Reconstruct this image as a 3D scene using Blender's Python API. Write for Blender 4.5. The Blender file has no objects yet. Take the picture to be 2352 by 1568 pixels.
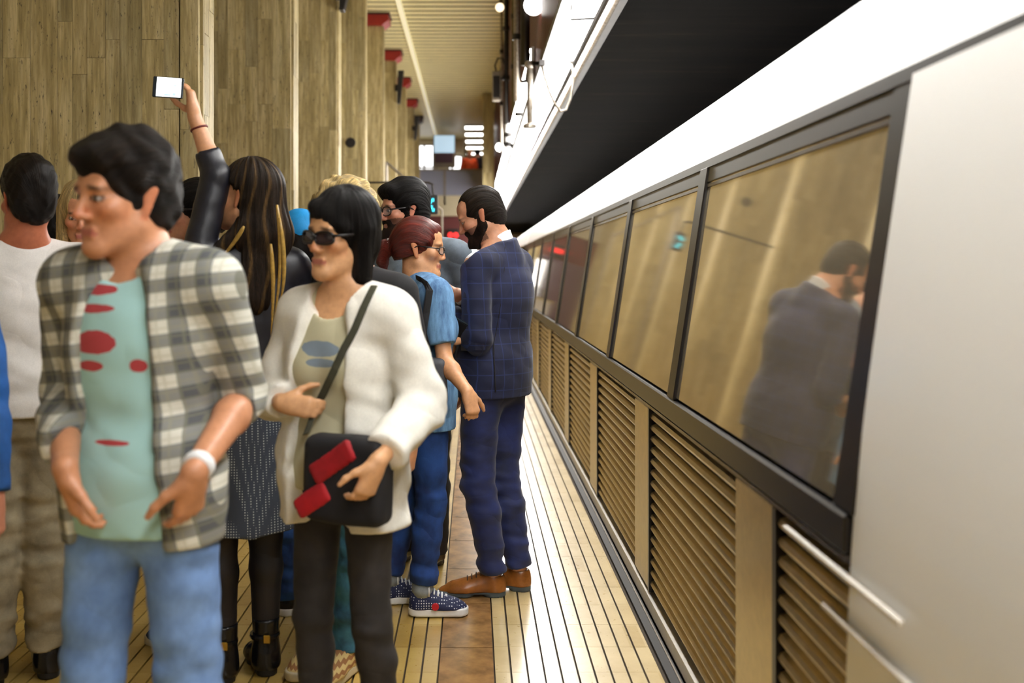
import bpy, bmesh, math, random
import numpy as np
from mathutils import Vector, Matrix

# ------------------------------------------------------------------ camera, world, light
scene = bpy.context.scene
COL = scene.collection
FPX, VPX, VPY, EYE = 2286.7, 1087.0, 617.0, 1.45      # focal length in px, vanishing point, eye height
cam_d = bpy.data.cameras.new('camera')
cam = bpy.data.objects.new('camera', cam_d); COL.objects.link(cam)
cam.location = (0, 0, EYE); cam.rotation_euler = (math.pi / 2, 0, 0)
cam_d.sensor_width = 36; cam_d.lens = 35
cam_d.shift_x = (1176 - VPX) / 2352; cam_d.shift_y = -(784 - VPY) / 2352
cam_d.clip_start = 0.05; cam_d.clip_end = 200
cam_d.dof.use_dof = True; cam_d.dof.focus_distance = 4.35; cam_d.dof.aperture_fstop = 2.0
scene.camera = cam
vs = scene.view_settings
vs.view_transform = 'Standard'; vs.look = 'None'; vs.gamma = 1; vs.use_curve_mapping = False
vs.exposure = -0.05
world = bpy.data.worlds.new('station_air'); scene.world = world; world.use_nodes = True
bg = world.node_tree.nodes['Background']
bg.inputs[0].default_value = (1.0, 0.93, 0.80, 1); bg.inputs[1].default_value = 0.22
LAMP = 52.0            # fluorescent strip above the platform edge
scene.cycles.max_bounces = 4; scene.cycles.diffuse_bounces = 3; scene.cycles.glossy_bounces = 2
scene.cycles.use_adaptive_sampling = True; scene.cycles.adaptive_threshold = 0.04
scene.cycles.use_light_tree = False
scene.cycles.sample_clamp_indirect = 6
scene.cycles.caustics_reflective = False; scene.cycles.caustics_refractive = False

rng = random.Random(7)

# ------------------------------------------------------------------ helpers
def px(x, y, Y):
    """world point at depth Y that the photograph shows at pixel x, y"""
    return np.array([(x - VPX) * Y / FPX, Y, EYE - (y - VPY) * Y / FPX])

def srgb(r, g, b):
    f = lambda c: (c / 12.92 if c <= 0.04045 else ((c + 0.055) / 1.055) ** 2.4)
    return (f(r / 255), f(g / 255), f(b / 255), 1)

def tag(o, label=None, cat=None, group=None, kind=None):
    if label: o['label'] = label
    if cat: o['category'] = cat
    if group: o['group'] = group
    if kind: o['kind'] = kind
    return o

def empty(name, loc=(0, 0, 0), label=None, cat=None, group=None, kind=None):
    o = bpy.data.objects.new(name, None); COL.objects.link(o)
    o.location = loc; o.empty_display_size = 0.1
    return tag(o, label, cat, group, kind)

def link(name, me, mat, parent=None, loc=None):
    o = bpy.data.objects.new(name, me); COL.objects.link(o)
    if mat is not None and not me.materials: me.materials.append(mat)
    if loc is not None: o.location = loc
    if parent is not None: o.parent = parent
    return o

class MB:
    """collects boxes, prisms, tubes into one mesh"""
    def __init__(s): s.v = []; s.f = []
    def add(s, vs, fs):
        n = len(s.v); s.v += [tuple(map(float, v)) for v in vs]; s.f += [tuple(i + n for i in f) for f in fs]; return s
    def box(s, x0, x1, y0, y1, z0, z1):
        return s.add([(x0,y0,z0),(x1,y0,z0),(x1,y1,z0),(x0,y1,z0),(x0,y0,z1),(x1,y0,z1),(x1,y1,z1),(x0,y1,z1)],
                     [(0,3,2,1),(4,5,6,7),(0,1,5,4),(1,2,6,5),(2,3,7,6),(3,0,4,7)])
    def prism_y(s, poly, y0, y1, close=True):
        """polygon of (x,z) extruded along y"""
        n = len(poly)
        v = [(x, y0, z) for x, z in poly] + [(x, y1, z) for x, z in poly]
        f = [(i, (i + 1) % n, n + (i + 1) % n, n + i) for i in range(n if close else n - 1)]
        if close: f += [tuple(range(n))[::-1], tuple(range(n, 2 * n))]
        return s.add(v, f)
    def tube(s, pts, r, n=8, flat=None, cap=True):
        pts = [np.array(p, float) for p in pts]; m = len(pts)
        rs = r if hasattr(r, '__len__') else [r] * m
        V = []; prev = None
        for i, p in enumerate(pts):
            t = pts[min(i + 1, m - 1)] - pts[max(i - 1, 0)]; t = t / (np.linalg.norm(t) + 1e-9)
            if flat is not None:
                u = np.array(flat, float); u = u - t * (u @ t)
            elif prev is None:
                u = np.array([0, 0, 1.0]) if abs(t[2]) < 0.9 else np.array([1.0, 0, 0]); u = u - t * (u @ t)
            else:
                u = prev - t * (prev @ t)
            u /= np.linalg.norm(u) + 1e-9; prev = u; w = np.cross(t, u)
            for k in range(n):
                a = 2 * math.pi * k / n
                q = 1.0 if flat is None else 0.16
                V.append(p + rs[i] * (q * math.cos(a) * u + math.sin(a) * w))
        F = [(i*n+k, i*n+(k+1)%n, (i+1)*n+(k+1)%n, (i+1)*n+k) for i in range(m-1) for k in range(n)]
        if cap: F += [tuple(range(n))[::-1], tuple(range((m-1)*n, m*n))]
        return s.add(V, F)
    def lathe(s, c, prof, n=16, axis=2):
        V = []
        for r, h in prof:
            for k in range(n):
                a = 2 * math.pi * k / n; q = [0, 0, 0]
                q[axis] = h; q[(axis + 1) % 3] = r * math.cos(a); q[(axis + 2) % 3] = r * math.sin(a)
                V.append((c[0] + q[0], c[1] + q[1], c[2] + q[2]))
        m = len(prof)
        F = [(i*n+k, i*n+(k+1)%n, (i+1)*n+(k+1)%n, (i+1)*n+k) for i in range(m-1) for k in range(n)]
        F += [tuple(range(n))[::-1], tuple(range((m-1)*n, m*n))]
        return s.add(V, F)
    def mesh(s, name, smooth=False, bevel=0):
        me = bpy.data.meshes.new(name); me.from_pydata(s.v, [], s.f); me.update()
        bm = bmesh.new(); bm.from_mesh(me)
        bmesh.ops.recalc_face_normals(bm, faces=bm.faces)
        if bevel:
            bmesh.ops.bevel(bm, geom=list(bm.edges), offset=bevel, segments=1, affect='EDGES', clamp_overlap=True)
        bm.to_mesh(me); bm.free()
        if smooth: me.polygons.foreach_set('use_smooth', [True] * len(me.polygons))
        return me
    def build(s, name, mat, parent=None, smooth=False, bevel=0, loc=None):
        return link(name, s.mesh(name, smooth, bevel), mat, parent, loc)

# ------------------------------------------------------------------ materials
class NT:
    def __init__(s, name):
        s.m = bpy.data.materials.new(name); s.m.use_nodes = True; s.t = s.m.node_tree
        s.b = s.t.nodes['Principled BSDF']
    def n(s, kind, **kw):
        nd = s.t.nodes.new(kind)
        for k, v in kw.items():
            if k[0] == '_': setattr(nd, k[1:], v)
            else:
                key = int(k[1:]) if k[0] == 'i' and k[1:].isdigit() else k
                nd.inputs[key].default_value = v
        return nd
    def l(s, a, ai, b, bi): s.t.links.new(a.outputs[ai], b.inputs[bi]); return b
    def coord(s, kind='Object', scale=(1, 1, 1), rot=(0, 0, 0)):
        tc = s.n('ShaderNodeTexCoord'); mp = s.n('ShaderNodeMapping')
        mp.inputs['Scale'].default_value = scale; mp.inputs['Rotation'].default_value = rot
        s.l(tc, kind, mp, 'Vector'); return mp
    def noise(s, co, scale, detail=4, rough=0.6):
        nd = s.n('ShaderNodeTexNoise'); nd.inputs['Scale'].default_value = scale
        nd.inputs['Detail'].default_value = detail; nd.inputs['Roughness'].default_value = rough
        if co is not None: s.l(co, 0, nd, 'Vector')
        return nd
    def ramp(s, src, si, stops):
        r = s.n('ShaderNodeValToRGB'); s.l(src, si, r, 0)
        e = r.color_ramp.elements
        while len(e) < len(stops): e.new(0.5)
        for el, (p, c) in zip(e, stops): el.position = p; el.color = c if len(c) == 4 else (*c, 1)
        return r
    def mix(s, fac, a, b, blend='MIX'):
        m = s.n('ShaderNodeMix'); m.data_type = 'RGBA'; m.blend_type = blend
        for v, idx in ((fac, 0), (a, 6), (b, 7)):
            if isinstance(v, tuple) and len(v) == 2 and not isinstance(v[0], (int, float)): s.t.links.new(v[0].outputs[v[1]], m.inputs[idx])
            else: m.inputs[idx].default_value = v
        return (m, 2)
    def math(s, op, a, b=0.0):
        m = s.n('ShaderNodeMath'); m.operation = op
        for v, idx in ((a, 0), (b, 1)):
            if isinstance(v, tuple): s.t.links.new(v[0].outputs[v[1]], m.inputs[idx])
            else: m.inputs[idx].default_value = v
        return (m, 0)
    def out(s, col=None, rough=None, metal=None, bump=None, bdist=0.01, bstr=0.4, **kw):
        if col is not None:
            if isinstance(col[0], (int, float)): s.b.inputs['Base Color'].default_value = col
            else: s.t.links.new(col[0].outputs[col[1]], s.b.inputs['Base Color'])
        if rough is not None:
            if isinstance(rough, tuple): s.t.links.new(rough[0].outputs[rough[1]], s.b.inputs['Roughness'])
            else: s.b.inputs['Roughness'].default_value = rough
        if metal is not None: s.b.inputs['Metallic'].default_value = metal
        if bump is not None:
            bp = s.n('ShaderNodeBump'); bp.inputs['Strength'].default_value = bstr; bp.inputs['Distance'].default_value = bdist
            s.t.links.new(bump[0].outputs[bump[1]], bp.inputs['Height']); s.l(bp, 0, s.b, 'Normal')
        for k, v in kw.items(): s.b.inputs[k.replace('_', ' ')].default_value = v
        return s.m

def m_plain(name, col, rough=0.5, metal=0.0, var=0.12, vscale=30, bump=0.0, **kw):
    t = NT(name); co = t.coord(); nz = t.noise(co, vscale)
    dark = tuple(c * (1 - var) for c in col[:3]) + (1,); lite = tuple(min(1, c * (1 + var)) for c in col[:3]) + (1,)
    r = t.ramp(nz, 0, [(0.3, dark), (0.7, lite)])
    return t.out((r, 0), rough, metal, (nz, 0) if bump else None, 0.004, bump, **kw)

def m_emit(name, col, strength):
    t = NT(name); t.b.inputs['Base Color'].default_value = col; t.b.inputs['Roughness'].default_value = 0.4
    t.b.inputs['Emission Color'].default_value = col; t.b.inputs['Emission Strength'].default_value = strength
    return t.m

def m_travertine():
    t = NT('travertine')
    oi = t.n('ShaderNodeObjectInfo'); tc = t.n('ShaderNodeTexCoord')
    add = t.n('ShaderNodeVectorMath'); add.operation = 'ADD'
    sc = t.n('ShaderNodeVectorMath'); sc.operation = 'SCALE'; sc.inputs[3].default_value = 40.0
    cmb = t.n('ShaderNodeCombineXYZ'); t.l(oi, 'Random', cmb, 0); t.l(oi, 'Random', cmb, 1); t.l(oi, 'Random', cmb, 2)
    t.l(cmb, 0, sc, 0); t.l(tc, 'Object', add, 0); t.l(sc, 0, add, 1)
    def mp(s):
        m = t.n('ShaderNodeMapping'); m.inputs['Scale'].default_value = s; t.l(add, 0, m, 0); return m
    band = t.noise(mp((14, 14, 1.1)), 1.6, 6, 0.65)
    fine = t.noise(mp((60, 60, 4)), 1.5, 4, 0.7)
    pits = t.noise(mp((75, 75, 17)), 1.0, 4, 0.8)
    base = t.ramp(band, 0, [(0.25, srgb(126, 111, 70)), (0.47, srgb(172, 154, 106)), (0.62, srgb(200, 184, 140)), (0.8, srgb(150, 132, 84))])
    f = t.mix(0.45, (base, 0), (t.ramp(fine, 0, [(0.3, (0.35, 0.35, 0.35, 1)), (0.7, (1.3, 1.3, 1.3, 1))]), 0), 'MULTIPLY')
    tone = t.ramp(oi, 'Random', [(0.0, (0.78, 0.77, 0.74, 1)), (0.5, (1.0, 0.97, 0.92, 1)), (1.0, (1.12, 1.1, 1.04, 1))])
    f = t.mix(1.0, f, (tone, 0), 'MULTIPLY')
    pm = t.ramp(pits, 0, [(0.33, (1, 1, 1, 1)), (0.40, (0, 0, 0, 1))])
    f = t.mix((pm, 0), f, srgb(52, 42, 26))
    return t.out(f, 0.55, bump=(t.ramp(pits, 0, [(0.3, (0, 0, 0, 1)), (0.4, (1, 1, 1, 1))]), 0), bdist=0.004, bstr=0.5)

def m_tile(name, cols, rough0, rough1, worn=0.0):
    t = NT(name); geo = t.n('ShaderNodeNewGeometry')
    m = t.n('ShaderNodeMapping'); m.inputs['Scale'].default_value = (16.6, 4.2, 1); t.l(geo, 'Position', m, 0)
    vor = t.n('ShaderNodeTexWhiteNoise'); fl = t.n('ShaderNodeVectorMath'); fl.operation = 'FLOOR'
    t.l(m, 0, fl, 0); t.l(fl, 0, vor, 0)
    nz = t.noise(geo and t.n('ShaderNodeNewGeometry'), 3.0, 5); nz2 = t.noise(None, 40, 4)
    t.t.links.new(geo.outputs['Position'], nz.inputs['Vector']); t.t.links.new(geo.outputs['Position'], nz2.inputs['Vector'])
    base = t.ramp(vor, 0, [(0.0, cols[0]), (0.5, cols[1]), (1.0, cols[2])])
    dirt = t.ramp(nz, 0, [(0.35, (0.72, 0.68, 0.6, 1)), (0.65, (1, 1, 1, 1))])
    c = t.mix(0.8, (base, 0), (dirt, 0), 'MULTIPLY')
    rg = t.ramp(nz2, 0, [(0.3, (rough0,) * 3), (0.7, (rough1,) * 3)])
    return t.out(c, (rg, 0), bump=(nz2, 0), bdist=0.001, bstr=0.2, Coat_Weight=1.0, Coat_Roughness=0.24)

M = {}
M['travertine'] = m_travertine()
M['mortar'] = m_plain('mortar', srgb(60, 50, 34), 0.9)
M['tile_yellow'] = m_tile('tile_yellow', (srgb(206, 172, 90), srgb(216, 184, 104), srgb(192, 156, 76)), 0.26, 0.40)
M['tile_pale'] = m_tile('tile_pale', (srgb(216, 192, 140), srgb(224, 202, 152), srgb(206, 180, 124)), 0.26, 0.40)
M['stone_brown'] = m_plain('stone_brown', srgb(150, 112, 68), 0.22, var=0.45, vscale=9)
M['grout'] = m_plain('grout', srgb(58, 46, 30), 0.8)
M['black_rubber'] = m_plain('black_rubber', srgb(24, 22, 22), 0.5)
M['dark_concrete'] = m_plain('dark_concrete', srgb(44, 40, 36), 0.85, var=0.5, vscale=2.5)
def m_soffit():
    t = NT('soffit'); a = t.noise(t.coord(scale=(0.5, 5, 1)), 1.2, 5, 0.7)
    return t.out((t.ramp(a, 0, [(0.4, srgb(9, 8, 8)), (0.6, srgb(18, 15, 13)), (0.75, srgb(46, 38, 28))]), 0), 0.9, Specular_IOR_Level=0.08)
M['soffit'] = m_soffit()
M['ceiling_cream'] = m_plain('ceiling_cream', srgb(236, 224, 172), 0.45, var=0.06, vscale=3)
M['ceiling_dark'] = m_plain('ceiling_dark', srgb(64, 56, 30), 0.8)
M['cap_red'] = m_plain('cap_red', srgb(150, 30, 22), 0.5)
M['cap_dark'] = m_plain('cap_dark_brown', srgb(50, 24, 18), 0.6)  # dark brown of the last cap, shared by the modelled shadow lines
M['maroon'] = m_plain('maroon', srgb(96, 30, 28), 0.35, var=0.25)
M['metal_grey'] = m_plain('metal_grey', srgb(150, 140, 128), 0.35, 0.6, var=0.3)
M['beam'] = m_plain('beam', srgb(62, 54, 46), 0.35, 0.4, var=0.35, vscale=9)
M['metal_dark'] = m_plain('metal_dark', srgb(44, 40, 38), 0.4, 0.4)
M['pipe_olive'] = m_plain('pipe_olive', srgb(92, 80, 42), 0.45, 0.3)
M['white_paint'] = m_plain('white_paint', srgb(240, 240, 240), 0.3, var=0.015, vscale=2, Coat_Weight=0.4, Coat_Roughness=0.12)
M['train_gasket'] = m_plain('train_gasket', srgb(22, 19, 19), 0.3)
M['train_frame'] = m_plain('train_frame', srgb(70, 62, 56), 0.25, 0.3)
M['train_panel'] = m_plain('train_panel', srgb(206, 186, 140), 0.28, 0.55, var=0.08)
M['train_dark'] = m_plain('train_dark', srgb(30, 26, 22), 0.4)
M['sill_light'] = m_plain('sill_light', srgb(222, 216, 206), 0.3, 0.3, var=0.08)
M['window_glass'] = m_plain('window_glass', srgb(226, 212, 184), 0.05, 0.82, var=0.02, vscale=1)
M['lamp_white'] = m_emit('lamp_white', (1, 0.985, 0.95, 1), LAMP)
M['panel_white'] = m_emit('panel_white', (1, 0.985, 0.95, 1), 18)
M['globe_white'] = m_emit('globe_white', (1, 0.96, 0.9, 1), 6)
M['globe_warm'] = m_emit('globe_warm', (1, 0.8, 0.55, 1), 2.5)
M['rail_glow'] = m_emit('rail_glow', (1, 0.93, 0.66, 1), 0.3)
M['lamp_far'] = m_emit('lamp_far', (1, 0.97, 0.9, 1), 7)
M['bright_window'] = m_emit('bright_window', (1, 1, 1, 1), 3.2)
M['screen_blue'] = m_emit('screen_blue', (0.55, 0.75, 0.92, 1), 0.75)
M['cyan_led'] = m_emit('cyan_led', (0.05, 0.75, 1.0, 1), 1.3)
M['red_led'] = m_emit('red_led', (1, 0.03, 0.03, 1), 1.2)
M['parapet'] = m_plain('parapet', srgb(150, 152, 172), 0.5, var=0.05)
M['beige_panel'] = m_plain('beige_panel', srgb(206, 192, 160), 0.6, var=0.06)
M['plum'] = m_plain('plum', srgb(98, 70, 82), 0.6)

# ------------------------------------------------------------------ floor
FL = tag(MB().box(-5.2, 0.69, -3, 46, -0.5, -0.012).build('floor', M['grout']), kind='structure')
TW, TL, GAP, GAPL = 0.06, 0.24, 0.0075, 0.0016
tile_me = MB().box(-(TW-GAP)/2, (TW-GAP)/2, -(TL-GAPL)/2, (TL-GAPL)/2, -0.012, 0.0).mesh('floor_tile'); tile_me.materials.append(M['tile_yellow'])
tile_pale_me = tile_me.copy(); tile_pale_me.materials.clear(); tile_pale_me.materials.append(M['tile_pale'])
field = MB(); field_pale = MB(); singles = []
strips = [0.106 + TW * i for i in range(10)] + [-0.156 - TW * i for i in range(84)]
for sx in strips:
    for j in range(int(18 / TL)):
        y = -2.9 + TL * (j + 0.5)
        near = y > 3.3 and ((sx > 0 and y < 6.2) or (-0.95 < sx < 0 and y < 5.6))
        if near and len(singles) < 295: singles.append((sx, y))
        else: (field_pale if sx > 0 else field).box(sx-(TW-GAP)/2, sx+(TW-GAP)/2, y-(TL-GAPL)/2, y+(TL-GAPL)/2, -0.012, 0.0)
for sx, y in singles: link('floor_tile', tile_pale_me if sx > 0 else tile_me, None, FL, (sx, y, 0))
for sx in strips[:34]:                                           # far part: whole strips
    (field_pale if sx > 0 else field).box(sx-(TW-GAP)/2, sx+(TW-GAP)/2, 15.1, 46, -0.012, 0.0)
field.box(-5.2, strips[33]-TW/2, 15.1, 46, -0.012, 0.0)
tag(field.build('floor_tile_field', M['tile_yellow'], FL), kind='stuff'); tag(field_pale.build('floor_tile_field', M['tile_pale'], FL), kind='stuff')
slab_me = MB().box(-0.0985, 0.0985, -0.2475, 0.2475, -0.012, 0.001).mesh('stone_slab'); slab_me.materials.append(M['stone_brown'])
for i in range(38): link('stone_slab', slab_me, None, FL, (-0.025, 3.06 - 0.5 * 8 + 0.5 * i, 0))
tag(MB().box(-0.1235, 0.0735, 15.3, 46, -0.012, 0.001).build('stone_strip', M['stone_brown'], FL), kind='stuff')

ED = tag(empty('trim_1'), kind='structure')                      # platform edge nosing
MB().box(0.69, 0.735, -3, 46, -0.16, 0.004).build('edge_rubber', M['black_rubber'], ED)
MB().box(0.722, 0.728, -3, 46, 0.004, 0.008).build('edge_strip', M['metal_grey'], ED)
tag(MB().box(0.5, 4.6, -3, 46, -1.5, -1.2).build('trackbed_floor', M['dark_concrete']), kind='structure')
tag(MB().box(4.4, 4.6, -3, 46, -1.5, 3.3).build('wall_right', M['dark_concrete']), kind='structure')
tag(MB().box(-5.4, -5.2, -3, 46, -0.5, 5.9).build('wall_left', M['beige_panel']), kind='structure')

# ------------------------------------------------------------------ ceilings, fascia, lamp strip
CZ = 5.65
CE = tag(MB().box(-5.4, 0.62, -3, 46, CZ + 0.07, CZ + 0.2).build('ceiling', M['ceiling_dark']), kind='structure')
sl = MB(); y = -2.9
while y < 45.5:
    sl.box(-5.2, 0.56, y, y + 0.2, CZ, CZ + 0.005); y += 0.27
tag(sl.build('ceiling_slats', M['ceiling_cream'], CE), kind='stuff')
MB().box(-1.21, -1.13, -2.9, 45, CZ - 0.05, CZ - 0.002).build('ceiling_rail', M['rail_glow'], CE)
SO = tag(MB().box(0.86, 4.6, -3, 46, 3.08, 3.3).build('ceiling_1', M['soffit']), kind='structure')
TR = tag(empty('trim_2'), kind='structure')                      # edge beam beside the lamps
MB().prism_y([(0.80, 3.03), (0.84, 2.985), (0.885, 2.985), (0.90, 3.03), (0.90, 3.10), (0.80, 3.10)], -3, 46).build('edge_beam', M['beam'], TR)
MB().tube([(0.815, -3, 2.975), (0.815, 46, 2.975)], 0.016, 8).build('conduit_pipe', M['metal_grey'], TR, smooth=True)
FA = tag(empty('wall_fascia'), kind='structure')                 # maroon ribbed fascia above the lamps
pan = MB(); PW = 0.67
pan.box(0.60, 0.63, -PW/2 + 0.004, PW/2 - 0.004, 3.12, CZ + 0.06)
for k in range(6):
    yy = -PW/2 + PW * (k + 0.5) / 6
    pan.prism_y([(0.60, 3.12), (0.60, CZ), (0.57, CZ), (0.57, 3.12)], yy - 0.028, yy + 0.028)
pan_me = pan.mesh('fascia_panel'); pan_me.materials.append(M['maroon'])
for i in range(70): link('fascia_panel', pan_me, None, FA, (0, -2.6 + PW * i, 0))
MB().box(0.535, 0.80, -3, 46, 3.07, 3.12).build('fascia_ledge', M['metal_dark'], FA)

def strip_lamp(i, y):
    r = empty('strip_lamp', (0.67, y, 3.0), LAMP_LABELS[i] if i < len(LAMP_LABELS) else 'white fluorescent box lamp of the row above the platform edge, overhead and out of view', 'lamp', 'fluorescent box lamps above the platform edge')
    b = MB(); b.prism_y([(-0.062, 0.045), (0.085, 0.012), (0.105, 0.07), (-0.062, 0.07)], -0.66, 0.66); b.build('housing', M['metal_grey'], r)
    MB().prism_y([(-0.070, 0.045), (-0.074, -0.035), (0.060, -0.028), (0.082, 0.012)], -0.645, 0.645).build('diffuser', M['lamp_white'], r)
    for s in (-1, 1): MB().prism_y([(-0.076, 0.05), (-0.078, -0.038), (0.064, -0.032), (0.088, 0.015)], s*0.655 - 0.006, s*0.655 + 0.006).build('end_cap', M['metal_dark'], r)
    return r
LAMP_LABELS = ['nearest white box lamp of the strip above the platform edge, cut by the top of the photo']
k = 0
for i in range(-6, 28):
    y = 5.38 + 1.34 * i
    if i < 0: strip_lamp(99, y)  # unseen near end of the row, kept for its light
    else: strip_lamp(i, y)
ORD = ['first', 'second', 'third', 'fourth', 'fifth', 'sixth', 'seventh', 'eighth', 'ninth', 'tenth', 'eleventh', 'twelfth', 'thirteenth', 'fourteenth']
for o in [o for o in COL.objects if o.name.startswith('strip_lamp')]:
    i = round((o.location.y - 5.38) / 1.34)
    if i == 0: o['label'] = 'white box lamp above the platform edge, topmost in the photo'
    elif i == 1: o['label'] = 'long white box lamp above the platform edge, second from the top of the photo'
    elif i == 2: o['label'] = 'white box lamp above the platform edge with a grey cable looped below it'
    elif 2 < i < 14: o['label'] = ORD[i] + ' white box lamp of the strip above the platform edge, counted from the top'
    elif i >= 14: o['label'] = 'white box lamp in the far merged end of the strip above the platform edge'
# lit panels on the fascia farther along
for k in range(9):
    y = 9.95 + 1.6 * k
    r = empty('light_panel', (0.565, y, 3.14), ['nearest tall lit panel on the fascia, right of the short drop pipe', 'second tall lit panel on the fascia behind the drop pipe flange'][k] if k < 2 else ORD[k] + ' tall lit panel along the maroon fascia, counted from the drop pipe', 'lamp', 'tall lit panels along the fascia')
    MB().box(-0.03, 0.0, -0.76, 0.76, 0.0, 0.36).build('case', M['metal_grey'], r)
    MB().box(-0.038, -0.03, -0.74, 0.74, 0.015, 0.345).build('diffuser', M['panel_white'], r)
# ------------------------------------------------------------------ stone columns
def column(i):
    y0 = 5.45 + 2.745 * i; D = 0.24; W = 1.6; x1 = -1.5; x0 = x1 - W; top = CZ - 0.2
    names = ['large travertine-clad column behind the raised phone, nearest of the row', 'second travertine column from the raised phone, right of it',
             'third travertine column, golden stone with a black slab high on its edge', 'fourth travertine column, pale stone with a round dark hole',
             'fifth travertine column with the largest red cap in view', 'sixth travertine column with a small red cap and a long black slab',
             'seventh travertine column in the row, small red cap', 'eighth travertine column in the row, narrow and far off', 'last travertine column of the row with a dark maroon cap beside the bright windows']
    r = empty('stone_column', ((x0 + x1) / 2, y0 + D / 2, 0), names[i], 'column', 'travertine columns along the platform')
    ox, oy = (x0 + x1) / 2, y0 + D / 2
    MB().box(x0 - ox + 0.02, x1 - ox - 0.02, y0 - oy + 0.02, y0 + D - oy, 0, top).build('core', M['mortar'], r)
    rr = random.Random(40 + i)
    hs = [0.45, 0.7, 0.95, 1.3] if i < 4 else [2.2, 2.9]
    cache = {}
    def slab(w, h, face):
        key = (w, h, face)
        if key not in cache:
            g = 0.0008
            b = MB()
            if face == 'f': b.box(-w/2+g, w/2-g, -0.018, 0.02, -h/2+g, h/2-g)
            else: b.box(-0.02, 0.018, -w/2+g, w/2-g, -h/2+g, h/2-g)
            me = b.mesh('stone_slab', bevel=0.0009); me.materials.append(M['travertine']); cache[key] = me
        return cache[key]
    def clad(face, a0, a1):
        a = a1
        while a > a0 + 0.01:
            w = rr.choice([0.08, 0.1, 0.12, 0.15]) if i < 4 else 0.25
            if face == 'f' and i == 0:
                if abs(a - a1) < 1e-6: w = 0.1
            w = min(w, a - a0)
            w = round(w, 3); z = 0.0
            first = True
            while z < top - 0.01:
                h = rr.choice(hs)
                if first: h = rr.choice(hs) * rr.choice([0.5, 0.8, 1]); h = round(h, 2); first = False
                if top - z - h < 0.2: h = round(top - z, 3)
                c = a - w / 2; jit = rr.uniform(-0.002, 0.002)
                if face == 'f': link('stone_slab', slab(w, h, 'f'), None, r, (c - ox, y0 - oy + jit, z + h / 2))
                else: link('stone_slab', slab(w, h, 's'), None, r, (x1 - ox + jit, c - oy, z + h / 2))
                z += h
            a -= w
            if face == 'f' and i == 0 and abs(a - (a1 - 0.1)) < 1e-6: a -= 0.008
    clad('f', x0, x1)
    clad('s', y0 + 0.02, y0 + D)
    cm = M['cap_red'] if i < 8 else M['cap_dark']
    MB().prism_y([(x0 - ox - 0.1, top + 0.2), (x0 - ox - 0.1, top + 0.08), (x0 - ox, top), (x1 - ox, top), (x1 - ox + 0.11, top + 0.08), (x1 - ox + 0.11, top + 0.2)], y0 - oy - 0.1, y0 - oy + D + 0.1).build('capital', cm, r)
    MB().box(x0 - ox - 0.12, x1 - ox + 0.13, y0 - oy - 0.12, y0 - oy + D + 0.12, top + 0.175, top + 0.2).build('cap_shadow_strip', M['cap_dark'], r)  # dark strip modelled for the shadow line along the cap top
    if i == 3:
        c = px(806, 328, y0); MB().lathe((c[0] - ox, y0 - oy - 0.02, c[2]), [(0.062, -0.02), (0.07, -0.006), (0.05, 0.0), (0.045, 0.03)], 16, 1).build('wall_socket', M['metal_dark'], r)
    return r
for i in range(9): column(i)

def sign_slab(i, label, ytop, ybot, n):
    y0 = 5.45 + 2.745 * i; s = FPX / y0
    za = EYE + (VPY - ytop) / s; zb = EYE + (VPY - ybot) / s
    r = empty('wall_speaker', (-1.46, y0 + 0.0, zb), label, 'speaker', 'black slabs on the columns')
    MB().prism_y([(0, 0), (0.055, 0.0), (0.13, za - zb), (0.02, za - zb)], -0.14, 0.0).build('case', M['metal_dark'], r, bevel=0.006)
    MB().prism_y([(0.005, 0.02), (0.05, 0.02), (0.118, za - zb - 0.02), (0.026, za - zb - 0.02)], -0.146, -0.138).build('grille', M['black_rubber'], r)
    MB().box(-0.05, 0.02, -0.06, -0.02, (za - zb) * 0.4, (za - zb) * 0.6).build('bracket', M['metal_dark'], r)
sign_slab(2, 'black slab hung high on the golden column, cut by the top of the photo', -40, 30, 0)
sign_slab(5, 'long tilted black slab hung on a column below a red cap', 165, 240, 1)
sign_slab(7, 'small distant black slab hung on a column beside the bright windows', 268, 322, 2)
# ------------------------------------------------------------------ far end: mezzanine, kiosk, screens
MZ = 29.0
r = tag(MB().box(-5.2, 0.9, MZ, 46, 3.05, 3.30).build('floor_mezzanine', M['beige_panel']), kind='structure')
MB().box(-5.2, 0.9, MZ - 0.06, MZ, 2.98, 3.58).build('beam_face', M['beige_panel'], r)
MB().box(-5.2, 0.9, MZ + 0.3, MZ + 0.5, 2.2, 3.05).build('lower_beam', M['maroon'], r)
pp = empty('parapet', (-0.8, MZ, 3.3), 'grey blue panelled parapet of the mezzanine at the far end', 'parapet')
xs_ = [-3.6, -2.7, -1.8, -0.83, 0.36]
for a, b in zip(xs_, xs_[1:]): MB().box(a + 0.02 + 0.8, b - 0.02 + 0.8, -0.04, 0.0, 0.28, 1.0).build('panel', M['parapet'], pp, bevel=0.006)
for a in xs_: MB().box(a - 0.03 + 0.8, a + 0.03 + 0.8, -0.06, 0.03, 0.0, 1.04).build('post', M['metal_grey'], pp)
MB().box(xs_[0] + 0.77, xs_[-1] + 0.83, -0.06, 0.04, 1.0, 1.05).build('top_rail', M['metal_grey'], pp)
tag(MB().box(-5.4, 4.6, 45.8, 46, -1.5, 5.9).build('wall_end', M['beige_panel']), kind='structure')
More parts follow.
